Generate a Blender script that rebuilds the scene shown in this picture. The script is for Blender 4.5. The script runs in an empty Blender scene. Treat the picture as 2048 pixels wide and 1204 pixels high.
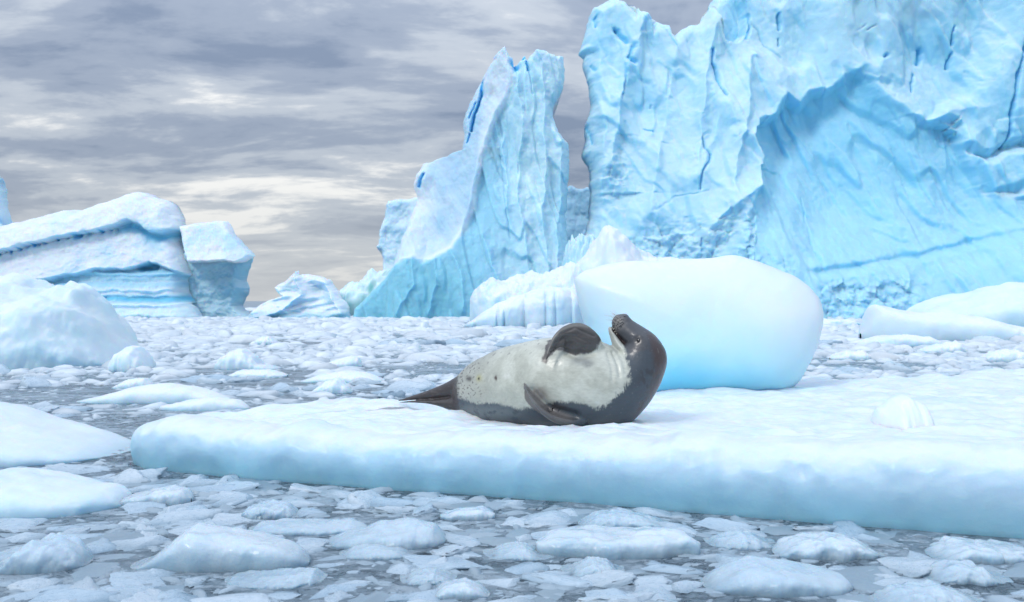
import bpy, math, random
import numpy as np
from mathutils import Vector
from mathutils.bvhtree import BVHTree

# ------------------------------------------------------------------ camera, sky, sun, exposure
S = bpy.context.scene
C = S.collection
FPX, HC, HY = 1991.1, 1.35, 602.0          # focal length in photograph pixels, camera height, horizon row
cam = bpy.data.objects.new('camera', bpy.data.cameras.new('camera'))
C.objects.link(cam)
cam.location = (0, 0, HC)
cam.rotation_euler = (math.radians(90), 0, 0)
cam.data.lens = 35.0
cam.data.sensor_width = 36.0
cam.data.clip_start = 0.1
cam.data.clip_end = 20000
cam.data.dof.use_dof = True
cam.data.dof.focus_distance = 7.9
cam.data.dof.aperture_fstop = 4.5
S.camera = cam
S.render.engine = 'CYCLES'
S.view_settings.view_transform = 'Standard'
S.view_settings.look = 'None'
S.view_settings.gamma = 1
S.view_settings.use_curve_mapping = False
S.view_settings.exposure = 0.07

SUN_EL, SUN_AZ = math.radians(42), math.radians(-140)     # azimuth from +Y towards +X: behind the camera, to the left
w = bpy.data.worlds.new('World')
S.world = w
w.use_nodes = True
nt = w.node_tree
nt.nodes.clear()
def N(t, kind, **kw):
    n = t.nodes.new(kind)
    for k, v in kw.items():
        setattr(n, k, v)
    return n
def MATH(t, op, a, b=None, clamp=False):
    n = t.nodes.new('ShaderNodeMath'); n.operation = op; n.use_clamp = clamp
    for i, v in enumerate((a, b)):
        if v is None: continue
        if isinstance(v, (int, float)): n.inputs[i].default_value = v
        else: t.links.new(v, n.inputs[i])
    return n.outputs[0]
def RAMP(t, fac, stops, interp='EASE'):
    n = t.nodes.new('ShaderNodeValToRGB'); n.color_ramp.interpolation = interp
    el = n.color_ramp.elements
    while len(el) < len(stops): el.new(0.5)
    for e, (p, c) in zip(el, stops):
        e.position = p; e.color = (c[0], c[1], c[2], 1)
    t.links.new(fac, n.inputs[0])
    return n.outputs[0]
def MIXC(t, fac, a, b, mode='MIX'):
    n = t.nodes.new('ShaderNodeMix'); n.data_type = 'RGBA'; n.blend_type = mode
    for i, v in ((0, fac), (6, a), (7, b)):
        if isinstance(v, (int, float)): n.inputs[i].default_value = v
        elif isinstance(v, tuple): n.inputs[i].default_value = (*v, 1)
        else: t.links.new(v, n.inputs[i])
    return n.outputs[2]
def NOISE(t, vec, scale, detail=4, rough=0.5, dist=0.0):
    n = t.nodes.new('ShaderNodeTexNoise')
    n.inputs['Scale'].default_value = scale; n.inputs['Detail'].default_value = detail
    n.inputs['Roughness'].default_value = rough; n.inputs['Distortion'].default_value = dist
    if vec is not None: t.links.new(vec, n.inputs['Vector'])
    return n.outputs['Fac']
def MAPPING(t, vec, scale=(1, 1, 1), loc=(0, 0, 0), rot=(0, 0, 0)):
    n = t.nodes.new('ShaderNodeMapping')
    n.inputs['Scale'].default_value = scale; n.inputs['Location'].default_value = loc; n.inputs['Rotation'].default_value = rot
    t.links.new(vec, n.inputs['Vector'])
    return n.outputs[0]

sky = N(nt, 'ShaderNodeTexSky', sky_type='NISHITA', sun_disc=False)
sky.sun_elevation = SUN_EL
sky.sun_rotation = SUN_AZ
sky.air_density = 1.0; sky.dust_density = 1.5
bg1 = N(nt, 'ShaderNodeBackground'); bg1.inputs[1].default_value = 0.10
nt.links.new(sky.outputs[0], bg1.inputs[0])
tc = N(nt, 'ShaderNodeTexCoord')
sep = N(nt, 'ShaderNodeSeparateXYZ'); nt.links.new(tc.outputs['Generated'], sep.inputs[0])
zc = MATH(nt, 'MAXIMUM', sep.outputs[2], 0.0)
den = MATH(nt, 'ADD', zc, 0.20)
cu = MATH(nt, 'DIVIDE', sep.outputs[0], den)
cv = MATH(nt, 'DIVIDE', sep.outputs[1], den)
comb = N(nt, 'ShaderNodeCombineXYZ')
nt.links.new(cu, comb.inputs[0]); nt.links.new(cv, comb.inputs[1])
mp1 = MAPPING(nt, comb.outputs[0], scale=(1.25, 1.9, 1), loc=(3.1, 1.35, 0), rot=(0, 0, math.radians(-12)))
n1 = NOISE(nt, mp1, 1.0, 8, 0.58, 0.55)
mp2 = MAPPING(nt, comb.outputs[0], scale=(3.4, 5.6, 1), loc=(7.7, 4.2, 0), rot=(0, 0, math.radians(-10)))
n2 = NOISE(nt, mp2, 1.0, 7, 0.6, 0.2)
cl = MATH(nt, 'ADD', MATH(nt, 'MULTIPLY', n1, 0.68), MATH(nt, 'MULTIPLY', n2, 0.32))
# low bright band and gently brighter zenith of an overcast sky
hor = MATH(nt, 'SUBTRACT', 1.0, MATH(nt, 'DIVIDE', zc, 0.13), clamp=True)
cl = MATH(nt, 'ADD', cl, MATH(nt, 'MULTIPLY', hor, 0.04))
# thinner cloud low ahead, a little left of centre, where daylight comes through
gl = N(nt, 'ShaderNodeVectorMath', operation='DISTANCE')
nt.links.new(MAPPING(nt, tc.outputs['Generated'], scale=(1.0, 1.0, 2.0)), gl.inputs[0]); gl.inputs[1].default_value = (-0.23, 0.97, 0.14)
glow = MATH(nt, 'SUBTRACT', 1.0, MATH(nt, 'DIVIDE', gl.outputs['Value'], 0.34), clamp=True)
cl = MATH(nt, 'ADD', cl, MATH(nt, 'MULTIPLY', glow, 0.075))
ccol = RAMP(nt, cl, [(0.40, (0.185, 0.235, 0.33)), (0.49, (0.275, 0.325, 0.415)), (0.575, (0.42, 0.465, 0.53)), (0.67, (0.80, 0.80, 0.785))])
ccol = MIXC(nt, MATH(nt, 'MULTIPLY', MATH(nt, 'POWER', hor, 1.3), 0.75), ccol, (0.64, 0.66, 0.67))
zen = MATH(nt, 'ADD', 1.0, MATH(nt, 'MULTIPLY', MATH(nt, 'POWER', zc, 1.3), 2.4))
cmul = N(nt, 'ShaderNodeVectorMath', operation='SCALE')
nt.links.new(ccol, cmul.inputs[0]); nt.links.new(zen, cmul.inputs['Scale'])
bg2 = N(nt, 'ShaderNodeBackground'); bg2.inputs[1].default_value = 1.0
nt.links.new(cmul.outputs[0], bg2.inputs[0])
mxs = N(nt, 'ShaderNodeMixShader'); mxs.inputs[0].default_value = 0.93
nt.links.new(bg1.outputs[0], mxs.inputs[1]); nt.links.new(bg2.outputs[0], mxs.inputs[2])
wo = N(nt, 'ShaderNodeOutputWorld'); nt.links.new(mxs.outputs[0], wo.inputs[0])

sd = bpy.data.lights.new('sun', 'SUN'); sd.energy = 1.35; sd.angle = math.radians(16); sd.color = (1.0, 0.965, 0.92)
sun = bpy.data.objects.new('sun', sd); C.objects.link(sun)
sdir = Vector((math.sin(SUN_AZ) * math.cos(SUN_EL), math.cos(SUN_AZ) * math.cos(SUN_EL), math.sin(SUN_EL)))
sun.rotation_euler = (-sdir).to_track_quat('-Z', 'Y').to_euler()
sun.location = (-10, -10, 30)

# ------------------------------------------------------------------ numpy noise
U = np.uint32
def _u(a): return a.astype(np.int64).astype(U)
def _mix(h):
    h = (h ^ (h >> U(13))) * U(1274126177)
    h = (h ^ (h >> U(16))) * U(2246822519)
    return h ^ (h >> U(15))
def rnd(ix, iy, iz, seed):
    return _mix(_u(ix) * U(374761393) + _u(iy) * U(668265263) + _u(iz) * U(2147483647) + U((seed * 1274126177) & 0xffffffff)).astype(np.float64) / 4294967296.0
def noise3(x, y, z, seed=0):
    x, y, z = np.broadcast_arrays(np.asarray(x, float), np.asarray(y, float), np.asarray(z, float))
    xi, yi, zi = np.floor(x), np.floor(y), np.floor(z)
    f = [(x - xi).astype(np.float32), (y - yi).astype(np.float32), (z - zi).astype(np.float32)]
    u = [t * t * t * (t * (t * 6 - 15) + 10) for t in f]
    hx = _u(xi) * U(374761393); hy = _u(yi) * U(668265263); hz = _u(zi) * U(2147483647) + U((seed * 1274126177) & 0xffffffff)
    hx = (hx, hx + U(374761393)); hy = (hy, hy + U(668265263)); hz = (hz, hz + U(2147483647))
    c = np.float32(1 / 511.5); out = 0
    for dx in (0, 1):
        wx_ = u[0] if dx else 1 - u[0]; gx_ = f[0] - dx
        for dy in (0, 1):
            wy_ = wx_ * (u[1] if dy else 1 - u[1]); gy_ = f[1] - dy; hh = hx[dx] + hy[dy]
            for dz in (0, 1):
                h = _mix(hh + hz[dz])
                g = ((h & U(1023)).astype(np.float32) * c - 1) * gx_ + (((h >> U(10)) & U(1023)).astype(np.float32) * c - 1) * gy_ + (((h >> U(20)) & U(1023)).astype(np.float32) * c - 1) * (f[2] - dz)
                out = out + g * wy_ * (u[2] if dz else 1 - u[2])
    return np.asarray(out, dtype=np.float64)
def fbm(x, y, z, o=5, g=0.5, seed=0):
    a, s, f = 1.0, 0, 1.0
    for i in range(o):
        s = s + a * noise3(x * f, y * f, z * f, seed + i * 17); a *= g; f *= 2.03
    return s
def ridged(x, y, z, o=4, g=0.5, seed=0):
    a, s, f = 1.0, 0, 1.0
    for i in range(o):
        s = s + a * (0.5 - np.abs(noise3(x * f, y * f, z * f, seed + i * 31))); a *= g; f *= 2.07
    return s
def cells(x, y, seed=0):
    """2-D cellular noise: nearest, second, tilted-plane value of the nearest cell"""
    xi, yi = np.floor(x).astype(np.int64), np.floor(y).astype(np.int64)
    z0 = np.zeros_like(xi)
    f1 = np.full(x.shape, 9.0); f2 = np.full(x.shape, 9.0); pl = np.zeros(x.shape)
    for dx in (-1, 0, 1):
        for dy in (-1, 0, 1):
            cx, cy = xi + dx, yi + dy
            ax = cx + rnd(cx, cy, z0, seed); ay = cy + rnd(cx, cy, z0, seed + 1)
            d = np.hypot(ax - x, ay - y)
            tx = rnd(cx, cy, z0, seed + 2) * 2 - 1; ty = rnd(cx, cy, z0, seed + 3) * 2 - 1; t0 = rnd(cx, cy, z0, seed + 4) - 0.5
            v = t0 * 0.5 + tx * (x - ax) + ty * (y - ay)
            m = d < f1
            f2 = np.where(m, f1, np.minimum(f2, d)); pl = np.where(m, v, pl); f1 = np.where(m, d, f1)
    return f1, f2, pl
def facets(x, y, seed=0):
    """continuous broken facets: the upper envelope of randomly tilted planes"""
    xi, yi = np.floor(x).astype(np.int64), np.floor(y).astype(np.int64)
    z0 = np.zeros_like(xi); best = np.full(x.shape, -9.0)
    for dx in (-1, 0, 1):
        for dy in (-1, 0, 1):
            cx, cy = xi + dx, yi + dy
            ax = cx + rnd(cx, cy, z0, seed); ay = cy + rnd(cx, cy, z0, seed + 1)
            tx = rnd(cx, cy, z0, seed + 2) * 2 - 1; ty = rnd(cx, cy, z0, seed + 3) * 2 - 1
            d = np.hypot(ax - x, ay - y)
            best = np.maximum(best, 0.45 * (tx * (x - ax) + ty * (y - ay)) - 0.9 * np.maximum(d - 0.2, 0) + 0.3 * tx)
    return best
def terr(t, a=.3, b=.55):
    f = np.floor(t); return f + sstep(a, b, t - f)
def sstep(a, b, x):
    t = np.clip((x - a) / (b - a), 0, 1); return t * t * (3 - 2 * t)
def dseg(x, y, P, closed=False):
    P = np.asarray(P, float); Q = P if closed else P[:-1]; R = np.roll(P, -1, 0) if closed else P[1:]
    d = np.full(np.shape(x), 1e9)
    for (ax, ay), (bx, by) in zip(Q, R):
        vx, vy = bx - ax, by - ay
        t = np.clip(((x - ax) * vx + (y - ay) * vy) / (vx * vx + vy * vy + 1e-9), 0, 1)
        d = np.minimum(d, np.hypot(x - ax - t * vx, y - ay - t * vy))
    return d
def sdpoly(x, y, P):
    """signed distance, positive inside"""
    P = np.asarray(P, float); Q = np.roll(P, -1, 0)
    ins = np.zeros(np.shape(x), bool)
    for (ax, ay), (bx, by) in zip(P, Q):
        c = (ay > y) != (by > y)
        ins ^= c & (x < (bx - ax) * (y - ay) / (by - ay + 1e-12) + ax)
    d = dseg(x, y, P, True)
    return np.where(ins, d, -d)
def lerp(a, b, t):
    t = np.asarray(t)[..., None]; return np.asarray(a) * (1 - t) + np.asarray(b) * t

# ------------------------------------------------------------------ mesh helpers
def make_mesh(name, V, faces, col=None, smooth=True):
    me = bpy.data.meshes.new(name)
    V = np.ascontiguousarray(V, np.float32)
    if not isinstance(faces, (list, tuple)): faces = [faces]
    faces = [np.asarray(f, np.int32) for f in faces if len(f)]
    idx = np.concatenate([f.ravel() for f in faces])
    starts, o = [], 0
    for f in faces:
        starts.append(o + np.arange(len(f), dtype=np.int32) * f.shape[1]); o += f.size
    starts = np.concatenate(starts).astype(np.int32)
    me.vertices.add(len(V)); me.vertices.foreach_set('co', V.ravel())
    me.loops.add(len(idx)); me.loops.foreach_set('vertex_index', idx)
    me.polygons.add(len(starts)); me.polygons.foreach_set('loop_start', starts)
    me.update(calc_edges=True)
    me.polygons.foreach_set('use_smooth', np.full(len(starts), smooth))
    if col is not None:
        a = me.color_attributes.new('Col', 'FLOAT_COLOR', 'POINT')
        c4 = np.ones((len(V), 4), np.float32); c4[:, :3] = np.clip(col, 0, 1)
        a.data.foreach_set('color', c4.ravel())
    return me
def vnormals(V, Fq):
    a = V[Fq[:, 2]] - V[Fq[:, 0]]; b = V[Fq[:, 3 % Fq.shape[1]]] - V[Fq[:, 1]]
    if Fq.shape[1] == 3: b = V[Fq[:, 2]] - V[Fq[:, 1]]; a = V[Fq[:, 1]] - V[Fq[:, 0]]
    n = np.cross(a, b); o = np.zeros_like(V)
    for k in range(Fq.shape[1]): 
        for j in range(3): o[:, j] += np.bincount(Fq[:, k], n[:, j], len(V))
    return o / (np.linalg.norm(o, axis=1, keepdims=True) + 1e-12)
def gridq(nu, nv, off=0):
    i, j = np.meshgrid(np.arange(nu - 1), np.arange(nv - 1), indexing='ij')
    a = (i * nv + j + off).ravel()
    return np.stack([a, a + nv, a + nv + 1, a + 1], 1)
def link(name, me, mat, loc=(0, 0, 0), parent=None, label=None, cat=None, group=None, kind=None):
    o = bpy.data.objects.new(name, me); C.objects.link(o); o.location = loc
    if me is not None and mat is not None and not me.materials: me.materials.append(mat)
    if parent is not None: o.parent = parent
    for k, v in (('label', label), ('category', cat), ('group', group), ('kind', kind)):
        if v: o[k] = v
    return o
def wx(px, d): return (px - 1024) / FPX * d
def wz(py, d): return HC - (py - HY) / FPX * d
def dat(py, z=0.0): return FPX * (HC - z) / (py - HY)

# ------------------------------------------------------------------ materials
def new_mat(name):
    m = bpy.data.materials.new(name); m.use_nodes = True
    t = m.node_tree; t.nodes.clear()
    out = t.nodes.new('ShaderNodeOutputMaterial'); p = t.nodes.new('ShaderNodeBsdfPrincipled')
    t.links.new(p.outputs[0], out.inputs[0])
    return m, t, p
def ice_mat(name, grain=6.0, bump=0.5, bdist=0.05, rough=0.5, sss=0.0, radius=(0.03, 0.12, 0.2), var=0.10, coat=0.0, rand=False, streak=None):
    m, t, p = new_mat(name)
    at = N(t, 'ShaderNodeAttribute', attribute_name='Col')
    tc = N(t, 'ShaderNodeTexCoord')
    n = NOISE(t, tc.outputs['Object'], grain * 0.35, 5, 0.6)
    tone = RAMP(t, n, [(0.3, (1 - var * 1.5, 1 - var * 0.9, 1 - var * 0.5)), (0.65, (1.0, 1.0, 1.0))], 'LINEAR')
    c = MIXC(t, 1.0, at.outputs['Color'], tone, 'MULTIPLY')
    if rand:
        oi = N(t, 'ShaderNodeObjectInfo')
        c = MIXC(t, oi.outputs['Random'], c, MIXC(t, 1.0, c, (0.78, 0.87, 0.93), 'MULTIPLY'))
    t.links.new(c, p.inputs['Base Color'])
    fine = NOISE(t, tc.outputs['Object'], grain, 8, 0.65)
    h = fine
    if streak:
        mv = MAPPING(t, tc.outputs['Object'], scale=streak)
        h = MATH(t, 'ADD', fine, NOISE(t, mv, 1.0, 6, 0.6, 0.3))
    b = N(t, 'ShaderNodeBump'); b.inputs['Strength'].default_value = bump; b.inputs['Distance'].default_value = bdist
    t.links.new(h, b.inputs['Height']); t.links.new(b.outputs[0], p.inputs['Normal'])
    rr = RAMP(t, n, [(0.35, (rough * 0.75,) * 3), (0.65, (min(rough * 1.2, 1),) * 3)])
    t.links.new(rr, p.inputs['Roughness'])
    p.inputs['IOR'].default_value = 1.31
    if sss:
        p.inputs['Subsurface Weight'].default_value = sss
        p.inputs['Subsurface Radius'].default_value = radius
        p.inputs['Subsurface Scale'].default_value = 1.0
    if coat:
        p.inputs['Coat Weight'].default_value = coat; p.inputs['Coat Roughness'].default_value = 0.12; p.inputs['Coat IOR'].default_value = 1.31
    return m
M_far = ice_mat('iceberg_ice', grain=1.8, bump=0.36, bdist=0.25, rough=0.6, sss=0.85, radius=(0.10, 0.26, 0.42), var=0.07, streak=(1.6, 1.0, 0.30))
M_mid = ice_mat('snowy_ice', grain=3.0, bump=0.3, bdist=0.10, rough=0.55, sss=0.6, radius=(0.06, 0.2, 0.35), var=0.06)
M_floe = ice_mat('floe_ice', grain=16.0, bump=0.22, bdist=0.02, rough=0.42, sss=0.6, radius=(0.03, 0.10, 0.16), var=0.06, coat=0.15)
M_block = ice_mat('smooth_block_ice', grain=3.5, bump=0.22, bdist=0.03, rough=0.4, sss=0.6, radius=(0.05, 0.25, 0.4), var=0.03, coat=0.1)
M_piece = ice_mat('wet_glassy_ice', grain=14.0, bump=0.40, bdist=0.02, rough=0.26, sss=0.5, radius=(0.02, 0.05, 0.08), var=0.14, coat=0.5, streak=(9, 22, 16))
M_chunk = ice_mat('brash_ice', grain=12.0, bump=0.5, bdist=0.03, rough=0.33, var=0.12, coat=0.35, rand=True)
M_brash = ice_mat('brash_field_ice', grain=8.0, bump=0.5, bdist=0.04, rough=0.4, var=0.10, coat=0.2)

SNOW = (0.80, 0.865, 0.92); PALE = (0.47, 0.76, 0.91); CYAN = (0.23, 0.66, 0.87); DEEP = (0.09, 0.55, 0.88); TEAL = (0.16, 0.50, 0.62)

# ------------------------------------------------------------------ water
def water():
    m, t, p = new_mat('slushy_water')
    tc = N(t, 'ShaderNodeTexCoord')
    v = tc.outputs['Object']
    vor = N(t, 'ShaderNodeTexVoronoi', feature='F1'); vor.inputs['Scale'].default_value = 5.5
    vor.inputs['Randomness'].default_value = 1.0
    wob = NOISE(t, v, 3.0, 5, 0.6)
    ad = N(t, 'ShaderNodeVectorMath', operation='ADD')
    sc = N(t, 'ShaderNodeVectorMath', operation='SCALE'); sc.inputs['Scale'].default_value = 0.5
    nn = t.nodes.new('ShaderNodeTexNoise'); nn.inputs['Scale'].default_value = 4.0; nn.inputs['Detail'].default_value = 5
    t.links.new(v, nn.inputs['Vector'])
    t.links.new(nn.outputs['Color'], sc.inputs[0]); t.links.new(v, ad.inputs[0]); t.links.new(sc.outputs[0], ad.inputs[1])
    mv = MAPPING(t, ad.outputs[0], scale=(0.7, 1.5, 1))
    t.links.new(mv, vor.inputs['Vector'])
    big = NOISE(t, MAPPING(t, v, scale=(0.35, 0.8, 1)), 1.0, 4, 0.55)
    fine = NOISE(t, MAPPING(t, ad.outputs[0], scale=(1, 2.2, 1)), 14.0, 8, 0.72)
    cellc = RAMP(t, vor.outputs['Color'], [(0.25, (0, 0, 0)), (0.75, (1, 1, 1))])
    f = MATH(t, 'ADD', MATH(t, 'MULTIPLY', cellc, 0.16), MATH(t, 'ADD', MATH(t, 'MULTIPLY', fine, 0.80), MATH(t, 'MULTIPLY', big, 0.62)))
    edge = RAMP(t, vor.outputs['Distance'], [(0.15, (0.12, 0.12, 0.12)), (0.6, (0, 0, 0))])
    f = MATH(t, 'ADD', f, edge)
    col = RAMP(t, f, [(0.51, (0.020, 0.031, 0.041)), (0.66, (0.095, 0.138, 0.175)), (0.82, (0.22, 0.30, 0.365)), (1.0, (0.42, 0.52, 0.60))])
    t.links.new(col, p.inputs['Base Color'])
    r = RAMP(t, f, [(0.5, (0.10,) * 3), (0.85, (0.38,) * 3)])
    t.links.new(r, p.inputs['Roughness'])
    p.inputs['IOR'].default_value = 1.33
    b = N(t, 'ShaderNodeBump'); b.inputs['Strength'].default_value = 0.8; b.inputs['Distance'].default_value = 0.05
    t.links.new(f, b.inputs['Height']); t.links.new(b.outputs[0], p.inputs['Normal'])
    R = 6000.0
    me = make_mesh('sea_water', [(-R, -200, 0), (R, -200, 0), (R, 9000, 0), (-R, 9000, 0)], np.array([[0, 1, 2, 3]]))
    link('sea_water', me, m, kind='structure')
water()

# ------------------------------------------------------------------ icebergs with sculpted faces
def berg(name, label, D, L, R, T, ybase, nu, nv, fn, thick, rnd_px=30, rnd_m=2.0, mat=None, cat='iceberg', shrink=0.72, group=None):
    """L, R: (row, column) side outlines; T: (column, row) crest; fn(x, y, X, Z) -> relief towards the viewer in metres + tint masks"""
    L = sorted(L); R = sorted(R); T = sorted(T)
    u = np.linspace(0, 1, nu)[:, None] * np.ones((1, nv)); v = np.linspace(0, 1, nv)[None, :] * np.ones((nu, 1))
    La, Ra, Ta = np.array(L, float), np.array(R, float), np.array(T, float)
    gx = np.linspace(Ta[0, 0], Ta[-1, 0], 400); gt = np.interp(gx, Ta[:, 0], Ta[:, 1]); kk = np.hanning(61); kk /= kk.sum()
    gs = np.convolve(np.pad(gt, 30, 'edge'), kk, 'valid')            # smooth crest; the ragged remainder only bends the top rows
    pw = float(np.clip(.55 * (ybase - gs.max()) / (np.abs(gt - gs).max() + 1), 1.5, 9))
    py = ybase + v * (Ta[:, 1].min() - ybase)
    gy = np.linspace(min(Ta[:, 1].min(), gs.min()) - 5, ybase, 400)
    def sm(Q):
        q = np.interp(gy, Q[:, 0], Q[:, 1]); return q, np.convolve(np.pad(q, 50, 'edge'), np.hanning(101) / np.hanning(101).sum(), 'valid')
    (ql, gl_), (qr, gr_) = sm(La), sm(Ra); wmin = (gr_ - gl_).min()
    pl_ = float(np.clip(.5 * wmin / (np.abs(ql - gl_).max() + 1), 1.2, 9)); pr_ = float(np.clip(.5 * wmin / (np.abs(qr - gr_).max() + 1), 1.2, 9))
    for _ in range(8):
        xl = np.interp(py, La[:, 0], La[:, 1]); xr = np.interp(py, Ra[:, 0], Ra[:, 1])
        sl = np.interp(py, gy, gl_); sr = np.interp(py, gy, gr_)
        px = sl + u * (sr - sl) + (xl - sl) * (1 - u) ** pl_ + (xr - sr) * u ** pr_
        top = np.interp(px, Ta[:, 0], Ta[:, 1])
        ts = np.interp(px, gx, gs)
        py = 0.4 * py + 0.6 * (ybase + v * (ts - ybase) + (top - ts) * v ** pw)
    X, Z = wx(px, D), wz(py, D)
    relm = fn(px[::9], py[::9], X[::9], Z[::9])[0].mean(0)
    relm = np.convolve(np.pad(relm, 12, 'edge'), np.hanning(25) / np.hanning(25).sum(), 'valid')   # how far each level leans back
    Yl = (D - relm + rnd_m * .6)[None, :] * np.ones_like(X)
    X, Z = wx(px, Yl), wz(py, Yl)
    # ragged outline
    sc = D / FPX
    jx = fbm(X * 0.6, Z * 0.6, 3.3, 5, 0.6, 5) * 5 * sc; jz = fbm(X * 0.6, Z * 0.6, 8.3, 5, 0.6, 6) * 5 * sc
    X = X + jx; Z = Z + jz
    rel, col = fn(px, py, X, Z)
    e = np.minimum(np.minimum(px - xl, xr - px), (py - top) * 1.0)
    e = np.clip(e / rnd_px, 0, 1)
    rel = rel - rnd_m * (1 - np.sqrt(np.clip(1 - (1 - e) ** 2, 0, 1)))
    Y = D - rel
    V = np.stack([X, Y, Z], -1).reshape(-1, 3)
    Fq = gridq(nu, nv)
    nrm = vnormals(V, Fq)
    if nrm[:, 1].mean() > 0: Fq = Fq[:, ::-1]; nrm = -nrm
    col = col(nrm.reshape(nu, nv, 3)).reshape(-1, 3)
    # back: rings drawn from the outline loop
    loop = np.concatenate([np.arange(nv), np.arange(1, nu) * nv + nv - 1, (nu - 1) * nv + np.arange(nv - 2, -1, -1), np.arange(nu - 2, 0, -1) * nv])
    c = V[loop].mean(0); nl = len(loop)
    Vs, Cs, Fs = [V], [col], [Fq]; prev = loop; off = len(V)
    ybk = V[:, 1].max() + .3
    for k, (s, dy) in enumerate(((0.985, 0.04), (0.96, 0.5), (0.85, 0.7), (shrink, 0.92), (shrink * 0.5, 1.0), (0.02, 1.02))):
        P = V[loop].copy()
        P[:, 0] = c[0] + (P[:, 0] - c[0]) * s
        P[:, 2] = np.where(P[:, 2] > 0, P[:, 2] * (0.25 + 0.75 * s), P[:, 2])
        P[:, 1] = P[:, 1] * (1 - min(1, dy * 2)) + (ybk + thick * dy) * min(1, dy * 2) if dy < 0.5 else ybk + thick * dy
        P[:, 0] += c[0] * thick * dy / D * 1.15
        P[:, 1] += fbm(P[:, 0] * 0.2, P[:, 2] * 0.2, k, 3, 0.5, 77) * thick * 0.12
        Vs.append(P); Cs.append(np.tile(np.array(SNOW) * 0.9, (nl, 1)))
        cur = off + np.arange(nl); off += nl
        Fs.append(np.stack([prev, np.roll(prev, -1), np.roll(cur, -1), cur], 1))
        prev = cur
    V = np.concatenate(Vs); Fall = np.concatenate(Fs)
    o = np.array([V[:, 0].mean(), D, 0.0])
    me = make_mesh(name, V - o, Fall, np.concatenate(Cs))
    return link(name, me, mat or M_far, o, label=label, cat=cat, group=group)

def groove(x, y, line, wd):
    return np.exp(-(dseg(x, y, line) / wd) ** 2)

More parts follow.
